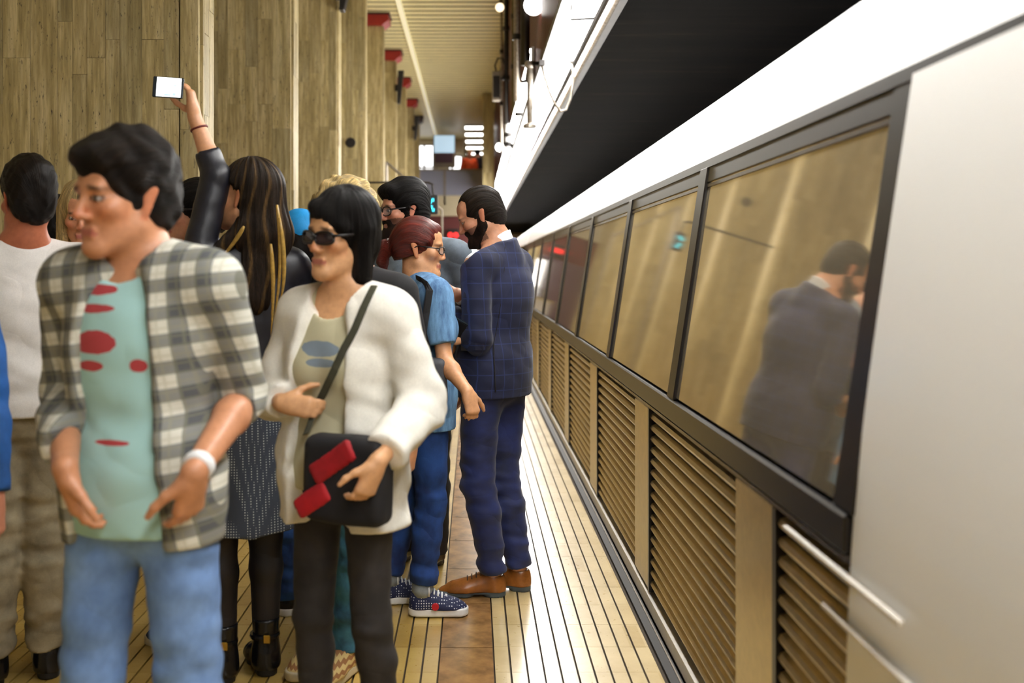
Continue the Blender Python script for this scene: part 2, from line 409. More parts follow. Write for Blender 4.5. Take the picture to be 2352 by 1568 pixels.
# windows on the mezzanine
def window(n, x0, x1, z0, z1, y, cols, rows):
    w = empty('window_%d' % n, ((x0+x1)/2, y, z0), kind='structure'); W = x1 - x0; H = z1 - z0
    for i in range(cols):
        for j in range(rows):
            a = -W/2 + W*i/cols; b = a + W/cols; c = H*j/rows; d = c + H/rows
            MB().box(a+0.03, b-0.03, -0.02, 0.0, c+0.03, d-0.03).build('pane', M['bright_window'], w)
    fr = MB()
    for i in range(cols + 1): fr.box(-W/2+W*i/cols-0.03, -W/2+W*i/cols+0.03, -0.05, 0.03, 0, H)
    for j in range(rows + 1): fr.box(-W/2, W/2, -0.05, 0.03, H*j/rows-0.03, H*j/rows+0.03)
    fr.build('window_frame', M['metal_grey'], w)
window(1, -1.88, -1.28, 4.0, 5.45, 32.2, 2, 2)
window(2, -0.80, -0.36, 4.0, 5.1, 32.2, 1, 2)
tag(MB().box(-5.2, -0.3, 32.3, 32.45, 3.3, 5.65).build('wall_mezzanine', M['beige_panel']), kind='structure')
# blue poster screen
s = FPX / 30.0
a = px(995, 385, 30.0); b = px(1046, 310, 30.0)
d = empty('display_board', ((a[0]+b[0])/2, 30.0, 3.30), 'pale blue display board with a dark lower picture on the mezzanine', 'display')
w = (b[0]-a[0])/2; h = b[2]-a[2]
zb = a[2] - 3.30
MB().box(-w, w, -0.05, 0.05, zb, zb+h).build('case', M['metal_grey'], d, bevel=0.02)
MB().box(-w+0.03, w-0.03, -0.062, -0.05, zb+h*0.45, zb-0.02+h).build('screen', M['screen_blue'], d)
MB().box(-w+0.06, w-0.08, -0.064, -0.05, zb+h*0.14, zb+h*0.44).build('picture', M['plum'], d)
for q in (-1, 1): MB().box(q*w*0.7-0.03, q*w*0.7+0.03, -0.03, 0.03, 0, zb + 0.01).build('leg', M['metal_grey'], d)
# ceiling lamps across the far ceiling
for k, yy in enumerate((29.3, 30.8, 32.5, 34.2, 35.9)):
    L = empty('ceiling_lamp', (0.16, yy, CZ), ['topmost', 'second from top', 'third from top', 'fourth from top', 'lowest'][k] + ' of the five bright bars across the far ceiling', 'lamp', 'bright bars across the far ceiling')
    MB().box(-0.42, 0.40, -0.26, 0.26, -0.05, -0.001).build('housing', M['metal_grey'], L)
    MB().box(-0.40, 0.38, -0.24, 0.24, -0.062, -0.05).build('diffuser', M['lamp_far'], L)
# pier in pale stone at the right far side
pr = empty('stone_pier', (0.37, 24.0, 0), 'narrow golden stone pier at the right beside the maroon fascia, far off', 'column')
for k in range(3):
    for j in range(6): MB().box(-0.14 + k*0.09, -0.052 + k*0.09, -0.2, 0.2, j*0.94, j*0.94+0.936).build('stone_slab', M['travertine'], pr)
# kiosk glow below the mezzanine
window(3, -0.62, 0.12, 0.9, 2.2, 33.0, 4, 1)
tag(MB().box(-5.2, 0.9, 33.05, 33.2, -0.0, 3.05).build('wall_kiosk', M['plum']), kind='structure')
kz = empty('kiosk_counter', (-0.3, 31.5, 0), 'pale kiosk counter below the mezzanine, between the two facing passengers', 'kiosk')
MB().box(-0.7, 0.5, -0.3, 0.3, 0, 0.9).build('front', M['white_paint'], kz); MB().box(-0.75, 0.55, -0.35, 0.35, 0.9, 0.95).build('top', M['beige_panel'], kz)
for k in range(3): MB().box(-0.5+0.35*k, -0.38+0.35*k, -0.1, 0.1, 0.95, 1.25).build('box', M['pipe_olive'], kz)
a = px(1041, 540, 29.16)
t_ = empty('signal_lamp', (a[0], 29.16, a[2]+0.3), 'red signal lamp hanging under the mezzanine between two heads', 'signal')
MB().box(-0.17, 0.17, -0.1, 0.1, -0.5, -0.12).build('case', M['metal_dark'], t_, bevel=0.02)
for q in (-1, 1): MB().lathe((q*0.08, -0.1, -0.3), [(0.075, -0.03), (0.08, 0.0)], 14, 1).build('lens', M['red_led'], t_)
MB().box(-0.06, 0.06, 0.09, 0.145, -0.45, -0.16).build('wall_plate', M['metal_dark'], t_)
# small information display with cyan figures
Yd = 11.0; a = px(985, 492, Yd); b = px(1006, 448, Yd)
t_ = empty('platform_display', ((a[0]+b[0])/2, Yd, a[2]), 'small black hanging display with cyan lights behind the bearded man', 'display')
w = (b[0]-a[0])/2; h = b[2]-a[2]
MB().box(-w, w, -0.04, 0.04, 0, h).build('case', M['black_rubber'], t_, bevel=0.008)
for q, (u, v) in enumerate(((0.2, 0.62), (0.45, 0.72), (0.3, 0.35), (0.5, 0.2))): MB().box(-w+2*w*u-0.012, -w+2*w*u+0.012, -0.048, -0.04, h*v-0.014, h*v+0.02).build('figure', M['cyan_led'], t_)
MB().tube([(0, 0, h), (-0.01, 0, h+0.12), (-0.06, 0, h+0.14)], 0.015).build('arm', M['metal_dark'], t_)
MB().tube([(-0.06, 0, h+0.14), (-1.47 - (a[0]+b[0])/2, 0.0, h+0.14)], 0.012).build('wall_bracket', M['metal_dark'], t_)
# stair railing
a = px(888, 372, 17.5); b = px(950, 428, 17.5)
t_ = empty('stair_railing', (a[0], 17.5, 0), 'thin sloping stair handrail in front of the golden columns', 'railing')
MB().tube([(0, 0, 0), (0, 0, a[2])], 0.02).build('post', M['metal_grey'], t_)
MB().tube([(0, 0, a[2]), (b[0]-a[0], 0, b[2]), (b[0]-a[0]+0.5, 0, b[2]-0.42)], 0.02).build('handrail', M['metal_grey'], t_)
MB().tube([(b[0]-a[0]+0.5, 0, b[2]-0.42), (b[0]-a[0]+0.5, 0, 0)], 0.02).build('post', M['metal_grey'], t_)

# ------------------------------------------------------------------ hanging pipes, globes and cables near the fascia
def vpipe(name, x, Y, y0, y1, r_, mat, label, flange=False):
    a = px(x, y0, Y); b = px(x, y1, Y)
    t_ = empty(name, (a[0], Y, b[2]), label, 'pipe')
    MB().tube([(0, 0, 0), (0, 0, a[2]-b[2])], r_, 12).build('pipe', mat, t_, smooth=True)
    if flange:
        MB().lathe((0, 0, 0), [(r_*2.3, -0.02), (r_*2.3, 0.005), (r_*1.2, 0.02)], 14).build('flange', mat, t_)
        MB().lathe((0, 0, (a[2]-b[2])*0.98), [(r_*1.3, -0.03), (r_*1.8, -0.01), (r_*1.8, 0.02), (r_*1.3, 0.03)], 14).build('coupling', mat, t_)
    else:
        for q in (0.3, 0.62): MB().lathe((0, 0, (a[2]-b[2])*q), [(r_*1.4, -0.03), (r_*1.4, 0.03)], 12).build('clamp', M['metal_dark'], t_)
    return t_
DP = None
def top_y(Y): return VPY - (CZ - EYE) * FPX / Y
vpipe('conduit_pipe', 1163, 14.0, top_y(14.0), 285, 0.035, M['metal_dark'], 'thick dark conduit hanging straight down beside the ceiling edge')
vpipe('conduit_pipe', 1180, 13.4, top_y(13.4), 262, 0.028, M['pipe_olive'], 'olive conduit right of the thick dark conduit')
vpipe('conduit_pipe', 1188, 11.0, top_y(11.0), 232, 0.04, M['metal_grey'], 'broad grey conduit left of the maroon fascia')
vpipe('conduit_pipe', 1206, 8.5, top_y(8.5), 150, 0.04, M['train_dark'], 'black conduit just left of the maroon ribs')
vpipe('conduit_pipe', 1217, 8.3, 146, 288, 0.024, M['metal_grey'], 'short grey drop pipe ending in a flange before the lamps', True)
DP = [o for o in COL.objects if o.name.startswith('conduit_pipe') and o.get('label', '').startswith('short grey')][0]
MB().box(0.0, 0.60 - DP.location.x, -0.015, 0.015, 0.50, 0.53).build('bracket', M['metal_dark'], DP)
vpipe('conduit_pipe', 1152, 15.0, top_y(15.0), 350, 0.02, M['metal_grey'], 'slim pale rod beside the hanging grey box')
vpipe('conduit_pipe', 1168, 13.6, 285, 352, 0.05, M['white_paint'], 'white tube hanging below the dark conduit')
a = px(1140, 232, 14.0)
t_ = empty('loudspeaker', (a[0], 14.0, a[2]), 'grey box loudspeaker hanging beside the dark conduit', 'speaker')
MB().box(-0.06, 0.06, -0.07, 0.07, 0, 0.41).build('case', M['metal_grey'], t_, bevel=0.012)
MB().box(-0.045, 0.045, -0.078, -0.07, 0.04, 0.34).build('grille', M['metal_dark'], t_)
MB().box(-0.02, 0.15, -0.01, 0.01, 0.30, 0.33).build('bracket', M['metal_dark'], t_)
MB().tube([(0, 0, 0.41), (-0.02, 0, 0.5), (0.02, 0, 0.6), (0.09, 0, 0.6), (0.12, 0, 0.5)], 0.012, 8).build('cable', M['metal_dark'], t_, smooth=True)
def globe(x, y, Y, r_, mat, label):
    c = px(x, y, Y); t_ = empty('globe_lamp', tuple(c), label, 'lamp')
    prof = [(max(0.002, r_*math.sin(math.pi*k/12)), -r_*math.cos(math.pi*k/12)) for k in range(13)]
    MB().lathe((0, 0, 0), prof, 20).build('globe', mat, t_, smooth=True)
    MB().lathe((0.0, 0, r_*0.9), [(r_*0.55, 0), (r_*0.6, r_*0.4), (r_*0.2, r_*0.5)], 14).build('socket', M['metal_dark'], t_)
    MB().tube([(0, 0, r_*1.3), (0.02, 0.0, r_*1.3+0.1), (0.02, 0, CZ - c[2])], 0.012).build('stem', M['metal_dark'], t_)
globe(1226, 12, 8.4, 0.085, M['globe_white'], 'large white globe lamp before the maroon ribs, cut by the top of the photo')
globe(1148, 17, 14.2, 0.06, M['globe_warm'], 'small warm globe lamp against the cream ceiling')
globe(1148, 338, 17.0, 0.075, M['globe_white'], 'white globe lamp low beside the pier, left of the lamp strip')
a = px(1198, 225, 8.9)
t_ = empty('tube_lamp', tuple(a), 'short bright tube lamp between the grey conduit and the drop pipe', 'lamp')
MB().tube([(-0.03, 0, -0.14), (0.04, 0.0, 0.14)], 0.032, 10).build('tube', M['globe_white'], t_, smooth=True)
for q in (-1, 1): MB().lathe((0.035*q if q > 0 else -0.025, 0, q*0.145), [(0.036, -0.012), (0.036, 0.012)], 10).build('end_cap', M['metal_dark'], t_)
MB().tube([(0.04, 0, 0.15), (0.07, 0.0, 0.4)], 0.012).build('bracket', M['metal_dark'], t_)
p0 = px(1245, 148, 7.3); pts = []
for (x, y) in ((1245, 148), (1252, 178), (1262, 212), (1274, 238), (1288, 256), (1300, 252), (1310, 228), (1316, 190), (1316, 160), (1311, 140)):
    pts.append(px(x, y, 7.3) - p0)
t_ = empty('hanging_cable', tuple(p0), 'grey cable hanging in a loop below the lamp strip', 'cable')
MB().tube(pts, 0.010, 8).build('cable', M['metal_grey'], t_, smooth=True)
for q in (pts[0], pts[-1]): MB().box(q[0]-0.02, q[0]+0.02, -0.02, 0.02, q[2]-0.01, q[2]+0.03).build('clip', M['metal_dark'], t_)
a = px(1105, 185, 24.0)
t_ = empty('ceiling_speaker', (a[0], 24.0, CZ), 'faint cluster of ceiling speakers under the cream ceiling', 'speaker')
MB().box(-0.02, 0.02, -0.02, 0.02, a[2]-CZ, 0).build('stem', M['pipe_olive'], t_)
for q in (-1, 0, 1): MB().lathe((q*0.17, 0, a[2]-CZ), [(0.05, -0.14), (0.11, -0.02), (0.06, 0.05)], 12).build('horn', M['pipe_olive'], t_)

# ------------------------------------------------------------------ train
XS = 0.75                                                          # train side plane at the waist
def side_x(z):
    return XS if z <= 0.93 else XS + (z - 0.93) * 0.15
def train_car(y0, y1, first, label):
    r = empty('metro_car', (0, y0, 0), label, 'train', 'cars of the metro train')
    L = y1 - y0
    def pan(name, z0, z1, ya, yb, mat, out=0.0, th=0.03, bevel=0.0):
        """panel on the side between heights and lengths, following the lean"""
        b = MB(); b.prism_y([(side_x(z0) - out, z0), (side_x(z1) - out, z1), (side_x(z1) - out + th, z1), (side_x(z0) - out + th, z0)], ya - y0, yb - y0)
        return b.build(name, mat, r, bevel=bevel)
    top = [(side_x(1.86), 1.86), (0.95, 2.08), (1.00, 2.14), (1.2, 2.22), (1.6, 2.31), (2.1, 2.36), (2.9, 2.36), (3.4, 2.22), (3.65, 2.0), (3.6, -0.4), (0.86, -0.4), (0.86, -0.02), (0.88, 0.0), (0.88, 0.9), (1.05, 1.86)]
    MB().prism_y(top, 0, L).build('roof_shell', M['white_paint'], r)
    pan('cornice', 1.83, 1.862, y0, y1, M['train_gasket'], 0.004)
    pan('backing', 0.08, 1.84, y0, y1, M['train_dark'], -0.03, 0.02)
    pan('threshold', 0.015, 0.07, y0, y1, M['sill_light'], 0.012, 0.10)
    pan('skirt', -0.35, 0.012, y0, y1, M['train_dark'], -0.03, 0.05)
    pan('waist_rail', 0.875, 0.955, max(y0, 2.0), y1, M['train_gasket'], 0.008, 0.03, 0.006)
    pan('waist_trim', 0.86, 0.872, max(y0, 2.0), y1, M['train_frame'], 0.004, 0.02)
    S = 1.765
    n0 = math.ceil((y0 - 2.06) / S) if not first else 0
    ys = [2.06 + S * n for n in range(n0, 40) if y0 - 0.1 < 2.06 + S * n < y1]
    if first:
        # blank white end of the car beside the camera
        b = MB()
        prof = [(XS + 0.15*0.16*math.log(1 + math.exp((z - 0.93)/0.16)) - 0.008, z) for z in np.linspace(0.08, 1.84, 23)]
        b.prism_y(prof + [(x + 0.03, z) for x, z in prof[::-1]], 0, 1.99 - y0)
        b.build('side_panel', M['white_paint'], r, smooth=False)
        for zz, ya, yb in ((0.83, 1.72, 2.36), (0.735, 1.45, 2.1)): pan('grab_rail', zz, zz + 0.014, ya, yb, M['sill_light'], 0.018, 0.014, 0.003)
    for a, b_ in zip(ys, ys[1:] + [y1]):
        if b_ - a < 0.4: continue
        w0, w1 = a + 0.03, b_ - 0.09
        pan('window_pane', 0.965, 1.80, w0, w1, M['window_glass'], -0.006, 0.012)
        pan('window_post', 0.955, 1.835, b_ - 0.09, b_ + 0.03, M['train_gasket'], 0.006, 0.03, 0.005)
        pan('window_header', 1.775, 1.832, w0, w1, M['train_gasket'], 0.0, 0.02)
        pan('window_trim', 1.755, 1.767, w0, w1, M['train_frame'], -0.002, 0.01)
    if first: pan('window_post', 0.955, 1.835, 1.985, 2.09, M['train_gasket'], 0.002, 0.03, 0.005)
    ps = [y for y in [2.65 + S * n for n in range(-1, 26)] if max(y0, 1.9) < y < y1 + 0.5]
    prev = max(y0, 1.95)
    for p_ in ps:
        a_, b_ = prev, min(p_ - 0.17, y1)
        if b_ - a_ > 0.15:
            lo = 0.10; nb = 16; pitch = (0.855 - lo) / nb
            if a_ < 14:
                for k in range(nb):
                    z = lo + pitch * k
                    b = MB(); b.prism_y([(XS + 0.022, z), (XS + 0.004, z + 0.006), (XS, z + 0.016), (XS + 0.006, z + 0.028), (XS + 0.022, z + 0.033)], a_ - y0, b_ - y0)
                    b.build('rib', M['train_panel'], r)
            else:
                pan('rib_panel', lo, 0.855, a_, b_, M['train_panel'])
        c_ = min(p_ + 0.19, y1)
        if c_ - (p_ - 0.17) > 0.1:
            pan('door_post', 0.08, 0.858, p_ - 0.17, c_, M['train_panel'], 0.003, 0.03, 0.006)
            pan('post_gasket', 0.08, 0.858, p_ - 0.20, p_ - 0.17, M['train_gasket'], 0.006, 0.03)
        prev = c_
    return r
train_car(-2.9, 16.6, True, 'white metro car filling the right side, nearest the camera')
train_car(16.9, 36.0, False, 'white metro car far down the platform behind the nearest car')
# ------------------------------------------------------------------ figures: smooth-blended distance fields turned into continuous meshes
def V3(*a): return np.array(a, float)
def unit(v): v = np.array(v, float); return v / (np.linalg.norm(v) + 1e-12)
def lerp(a, b, t): return np.array(a) * (1 - t) + np.array(b) * t

def axis_pts(lo, hi, h, fine=()):
    p = [lo]
    while p[-1] < hi:
        st = h
        for a, b, fh in fine:
            if a - h < p[-1] < b: st = min(st, fh)
        p.append(p[-1] + st)
    return np.array(p, np.float32)

class Field:
    def __init__(s, lo, hi, h, fine=()):
        """fine: list of (lo3, hi3, step) boxes that get a denser grid"""
        s.ax = [axis_pts(lo[k], hi[k], h, [(f[0][k], f[1][k], f[2]) for f in fine]) for k in range(3)]
        s.F = np.full([len(a) for a in s.ax], 0.3, np.float32)
    def _sub(s, lo, hi):
        sl = []
        for k in range(3):
            i = max(0, np.searchsorted(s.ax[k], lo[k]) - 1); j = min(len(s.ax[k]), np.searchsorted(s.ax[k], hi[k]) + 1)
            if j - i < 1: return None
            sl.append(slice(i, j))
        return tuple(sl)
    def _xyz(s, sl):
        return (s.ax[0][sl[0]][:, None, None], s.ax[1][sl[1]][None, :, None], s.ax[2][sl[2]][None, None, :])
    def _op(s, sl, d, k, op):
        F = s.F[sl]
        if op == 'u':
            h = np.clip(0.5 + 0.5 * (F - d) / k, 0, 1); s.F[sl] = F + (d - F) * h - k * h * (1 - h)
        elif op == 's':
            h = np.clip(0.5 + 0.5 * (F + d) / k, 0, 1)     # smooth max(F,-d)
            A = -F; B = d; hh = np.clip(0.5 + 0.5 * (A - B) / k, 0, 1); s.F[sl] = -(A + (B - A) * hh - k * hh * (1 - hh))
        elif op == 'i':
            s.F[sl] = np.maximum(F, d)
    def cone(s, a, b, ra, rb, k=0.02, flat=None, op='u', capa=False, capb=False):
        a = np.array(a, float); b = np.array(b, float); R = max(ra, rb) * (1 if flat is None else max(1, flat[1])) + k + 0.03
        sl = s._sub(np.minimum(a, b) - R, np.maximum(a, b) + R)
        if sl is None: return
        X, Y, Z = s._xyz(sl); x = X - a[0]; y = Y - a[1]; z = Z - a[2]
        ba = b - a; q = 1.0
        if capa or capb: ln = np.linalg.norm(ba) + 1e-9; ax = (x * ba[0] + y * ba[1] + z * ba[2]) / ln
        if flat is not None:
            n = unit(flat[0]); q = flat[1]; g = 1 / q - 1
            dn = x * n[0] + y * n[1] + z * n[2]; x = x + n[0] * g * dn; y = y + n[1] * g * dn; z = z + n[2] * g * dn
            ba = ba + n * g * (ba @ n)
        t = np.clip((x * ba[0] + y * ba[1] + z * ba[2]) / (ba @ ba + 1e-9), 0, 1)
        d = np.sqrt((x - t * ba[0]) ** 2 + (y - t * ba[1]) ** 2 + (z - t * ba[2]) ** 2) - (ra + (rb - ra) * t)
        d = d * min(1, q)
        if capb: d = np.maximum(d, ax - ln)
        if capa: d = np.maximum(d, -ax)
        s._op(sl, d.astype(np.float32), k, op)
    def ell(s, c, r, k=0.02, R=None, op='u'):
        c = np.array(c, float); r = np.array(r, float); m = max(r) + k + 0.03
        sl = s._sub(c - m, c + m)
        if sl is None: return
        X, Y, Z = s._xyz(sl); x = X - c[0]; y = Y - c[1]; z = Z - c[2]
        if R is not None:
            x, y, z = (R[0][0]*x + R[0][1]*y + R[0][2]*z, R[1][0]*x + R[1][1]*y + R[1][2]*z, R[2][0]*x + R[2][1]*y + R[2][2]*z)
        k0 = np.sqrt((x/r[0])**2 + (y/r[1])**2 + (z/r[2])**2); k1 = np.sqrt((x/r[0]**2)**2 + (y/r[1]**2)**2 + (z/r[2]**2)**2)
        s._op(sl, (k0 * (k0 - 1) / (k1 + 1e-6)).astype(np.float32), k, op)
    def sole(s, a, b, ra, rb, z0, z1, k=0.01, op='u'):
        """plan outline of a tapered capsule between heights z0 and z1"""
        a = np.array(a, float); b = np.array(b, float); R = max(ra, rb) + k + 0.03
        lo = np.minimum(a, b) - R; hi = np.maximum(a, b) + R; lo[2] = z0 - 0.03; hi[2] = z1 + 0.03
        sl = s._sub(lo, hi)
        if sl is None: return
        X, Y, Z = s._xyz(sl); x = X - a[0]; y = Y - a[1]; bx, by = (b - a)[:2]
        t = np.clip((x * bx + y * by) / (bx*bx + by*by + 1e-9), 0, 1)
        d = np.sqrt((x - t*bx)**2 + (y - t*by)**2) - (ra + (rb - ra) * t)
        d = np.maximum(d, np.abs(Z - (z0+z1)/2) - (z1-z0)/2)
        s._op(sl, d.astype(np.float32), k, op)
    def cut(s, c, n):
        """remove the side the normal points to"""
        n = unit(n); X, Y, Z = s.ax[0][:, None, None], s.ax[1][None, :, None], s.ax[2][None, None, :]
        s.F = np.maximum(s.F, ((X - c[0]) * n[0] + (Y - c[1]) * n[1] + (Z - c[2]) * n[2]).astype(np.float32))
    def rough(s, fn, band=0.05):
        m = np.abs(s.F) < band
        i, j, k = np.nonzero(m)
        s.F[i, j, k] += fn(s.ax[0][i], s.ax[1][j], s.ax[2][k]).astype(np.float32)
    def mesh(s, name, origin, colfn=None):
        F = s.F; F[0] = F[-1] = 0.3; F[:, 0] = F[:, -1] = 0.3; F[:, :, 0] = F[:, :, -1] = 0.3
        ins = F < 0
        c = [ins[i:ins.shape[0]-1+i, j:ins.shape[1]-1+j, k:ins.shape[2]-1+k] for i in (0,1) for j in (0,1) for k in (0,1)]
        allin = c[0].copy(); anyin = c[0].copy()
        for q in c[1:]: allin &= q; anyin |= q
        act = anyin & ~allin
        I, J, K = np.nonzero(act); n = len(I)
        idx = np.full(act.shape, -1, np.int32); idx[I, J, K] = np.arange(n)
        acc = np.zeros((n, 3), np.float64); cnt = np.zeros(n)
        for ax in range(3):
            o1, o2 = [a for a in range(3) if a != ax]
            for u in (0, 1):
                for v in (0, 1):
                    d0 = [0, 0, 0]; d0[o1] = u; d0[o2] = v; d1 = list(d0); d1[ax] = 1
                    f0 = F[I+d0[0], J+d0[1], K+d0[2]]; f1 = F[I+d1[0], J+d1[1], K+d1[2]]
                    cr = (f0 < 0) != (f1 < 0); t = np.where(cr, f0 / np.where(cr, f0 - f1, 1), 0)
                    P = [s.ax[0][I+d0[0]], s.ax[1][J+d0[1]], s.ax[2][K+d0[2]]]
                    Q = [s.ax[0][I+d1[0]], s.ax[1][J+d1[1]], s.ax[2][K+d1[2]]]
                    for a in range(3): acc[:, a] += np.where(cr, P[a] + (Q[a] - P[a]) * t, 0)
                    cnt += cr
        verts = acc / cnt[:, None]
        quads = []
        for ax in range(3):
            o1, o2 = [(1, 2), (2, 0), (0, 1)][ax]
            sa = [slice(None)] * 3; sb = [slice(None)] * 3; sa[ax] = slice(0, -1); sb[ax] = slice(1, None)
            A = ins[tuple(sa)]; B = ins[tuple(sb)]
            ii = np.array(np.nonzero(A != B)); flip = A[tuple(ii)]
            ok = (ii[o1] > 0) & (ii[o2] > 0) & (ii[o1] < F.shape[o1] - 1) & (ii[o2] < F.shape[o2] - 1)
            ii = ii[:, ok]; flip = flip[ok]
            def at(du, dv):
                q = [ii[0].copy(), ii[1].copy(), ii[2].copy()]; q[o1] += du; q[o2] += dv; return idx[q[0], q[1], q[2]]
            a, b, c_, d = at(-1, -1), at(0, -1), at(0, 0), at(-1, 0)
            Q = np.stack([a, b, c_, d], 1); Q[~flip] = Q[~flip][:, ::-1]
            quads.append(Q)
        quads = np.concatenate(quads); quads = quads[(quads >= 0).all(1)]
        me = bpy.data.meshes.new(name)
        me.vertices.add(n); me.vertices.foreach_set('co', (verts - np.array(origin)).astype(np.float32).ravel())
        me.loops.add(len(quads) * 4); me.loops.foreach_set('vertex_index', quads.astype(np.int32).ravel())
        me.polygons.add(len(quads)); me.polygons.foreach_set('loop_start', np.arange(0, len(quads) * 4, 4, dtype=np.int32))
        me.polygons.foreach_set('use_smooth', np.ones(len(quads), bool))
        me.update(calc_edges=True)
        if colfn is not None:
            at_ = me.color_attributes.new('Col', 'FLOAT_COLOR', 'POINT')
            cc = np.ones((n, 4), np.float32); cc[:, :3] = colfn(verts); at_.data.foreach_set('color', cc.ravel())
        return me

def wob(x, y, z, f=(8, 8, 8), seed=0.0):
    """cheap smooth noise, about -1..1"""
    x = x * f[0] + seed * 1.7; y = y * f[1] + seed * 2.3; z = z * f[2] + seed * 3.1
    return (np.sin(x + 1.3 * np.sin(y * 1.1 + 0.7 * z)) + np.sin(y * 1.3 + 1.7 * np.sin(z * 0.9 + x * 0.6) + 2) + np.sin(z * 1.2 + 1.5 * np.sin(x * 0.8 - y * 0.7) + 4)) / 3

# ------------------------------------------------------------------ skeleton
class Person:
    def __init__(s, name, x, Y, H, face, label, chest=None, head=None, head_face=None, pitch=0.0, roll=0.0, build=1.0, female=False, hs=0.90, lean=(0, 0), res=0.009, fine=0.0045,
                 stance=0.09, arms=None, legs=None, skin=(206, 150, 112), lips=(170, 92, 84), brows=(60, 40, 28), beardcol=None):
        s.name = name; s.H = H; k = s.k = H / 1.78; s.res = res; s.fine = fine; s.build = build; s.female = female; s.hs = hs * (0.96 if female else 1.0)
        s.base = V3(x, Y, 0); s.skin = skin; s.lips = lips; s.brows = brows; s.beardcol = beardcol
        s.root = empty('person', (x, Y, 0), label, 'person')
        s.pf = unit((face[0], face[1], 0)); s.pl = V3(-s.pf[1], s.pf[0], 0)
        cf = chest or face; s.cf = unit((cf[0], cf[1], 0)); s.cl = V3(-s.cf[1], s.cf[0], 0)
        B = s.base; ln = V3(lean[0], lean[1], 0)
        sw = (0.175 if female else 0.195) * k * (0.6 + 0.4 * build)
        J = s.J = {}
        J['pelvis'] = B + V3(0, 0, 0.97 * k) + ln * 0.4; J['waist'] = B + V3(0, 0, 1.10 * k) + ln * 0.6
        J['chest'] = B + V3(0, 0, 1.29 * k) + ln * 0.9; J['neck'] = B + V3(0, 0, 1.475 * k) + ln - s.cf * 0.01
        for sd, sg in (('L', 1), ('R', -1)):
            J['hip' + sd] = J['pelvis'] + s.pl * sg * 0.088 * k - V3(0, 0, 0.05 * k)
            J['ankle' + sd] = B + s.pl * sg * stance + V3(0, 0, 0.085 * k)
            J['foot' + sd] = s.pf.copy()
            J['sh' + sd] = J['neck'] + s.cl * sg * sw - V3(0, 0, 0.055 * k)
            J['el' + sd] = J['sh' + sd] + s.cl * sg * 0.05 - s.cf * 0.02 - V3(0, 0, 0.29 * k)
            J['wr' + sd] = J['el' + sd] + s.cf * 0.06 - V3(0, 0, 0.255 * k)
            J['hd' + sd] = unit(J['wr' + sd] - J['el' + sd]); J['pn' + sd] = -s.cl * sg; J['curl' + sd] = 0.45
        for kk, v in (legs or {}).items(): J[kk] = np.array(v, float)
        for sd in 'LR':
            if 'knee' + sd not in J or not (legs and 'knee' + sd in legs):
                J['knee' + sd] = lerp(J['hip' + sd], J['ankle' + sd], 0.52) + s.pf * 0.025
        for kk, v in (arms or {}).items(): J[kk] = np.array(v, float) if kk[:4] != 'curl' else v
        hf = head_face or cf; h = unit((hf[0], hf[1], 0)); p = math.radians(pitch)
        fwd = h * math.cos(p) + V3(0, 0, -math.sin(p)); left = V3(-h[1], h[0], 0); back = -fwd; up = np.cross(left, back)
        rr = math.radians(roll); left, up = left * math.cos(rr) + up * math.sin(rr), up * math.cos(rr) - left * math.sin(rr)
        s.Rh = np.array([left, back, up])
        s.hc = np.array(head, float) if head is not None else J['neck'] + V3(0, 0, 0.185 * k) + s.cf * 0.025
    def hp(s, x, y, z): return s.hc + s.hs * (s.Rh.T @ V3(x, y, z))
    def hloc(s, P): return ((P - s.hc) @ s.Rh.T) / s.hs
    def hell(s, f, c, r, k=0.01, op='u'): f.ell(s.hp(*c), np.array(r) * s.hs, k * s.hs, s.Rh, op)
    def hcone(s, f, a, b, ra, rb, k=0.01, op='u', flat=None):
        f.cone(s.hp(*a), s.hp(*b), ra * s.hs, rb * s.hs, k * s.hs, flat=(s.Rh.T @ V3(*flat[0]), flat[1]) if flat else None, op=op)

    # ---------------------------------------------------------------- body
    def head_prims(s, f):
        q = 0.93 if s.female else 1.0
        s.hell(f, (0, 0.022, 0.045), (0.076, 0.098, 0.084), 0.02)
        s.hell(f, (0, -0.030, -0.025), (0.062 * q, 0.064, 0.090), 0.03)
        s.hell(f, (0, -0.045, 0.055), (0.058, 0.045, 0.045), 0.03)            # forehead
        for g in (1, -1):
            s.hcone(f, (g*0.052*q, 0.0, -0.062), (g*0.018, -0.074, -0.103), 0.020, 0.020*q, 0.03)   # jaw
            s.hell(f, (g*0.043, -0.062, -0.020), (0.022, 0.024, 0.020), 0.02)         # cheekbone
        s.hell(f, (0, -0.082, -0.108), (0.022*q, 0.018, 0.018), 0.02)
        s.hcone(f, (-0.036, -0.085, 0.024), (0.036, -0.085, 0.024), 0.011 * (0.8 if s.female else 1), 0.011, 0.02)
        for g in (1, -1): s.hell(f, (g*0.032, -0.106, 0.004), (0.019, 0.020, 0.013), 0.012, 's')
        for g in (1, -1): s.hell(f, (g*0.031, -0.079, 0.003), (0.0145, 0.0135, 0.0125), 0.004)
        s.hcone(f, (0, -0.092, 0.014), (0, -0.116*q, -0.031), 0.0075, 0.0115*q, 0.012)      # nose
        for g in (1, -1): s.hell(f, (g*0.0115, -0.102, -0.036), (0.0085, 0.011, 0.008), 0.008)
        s.hcone(f, (-0.019, -0.092, -0.064), (0.019, -0.092, -0.064), 0.0065, 0.0065, 0.008)
        s.hcone(f, (-0.015, -0.092, -0.077), (0.015, -0.092, -0.077), 0.0075, 0.0075, 0.008)
        s.hcone(f, (-0.024, -0.107, -0.0705), (0.024, -0.107, -0.0705), 0.0035, 0.0035, 0.004, 's')
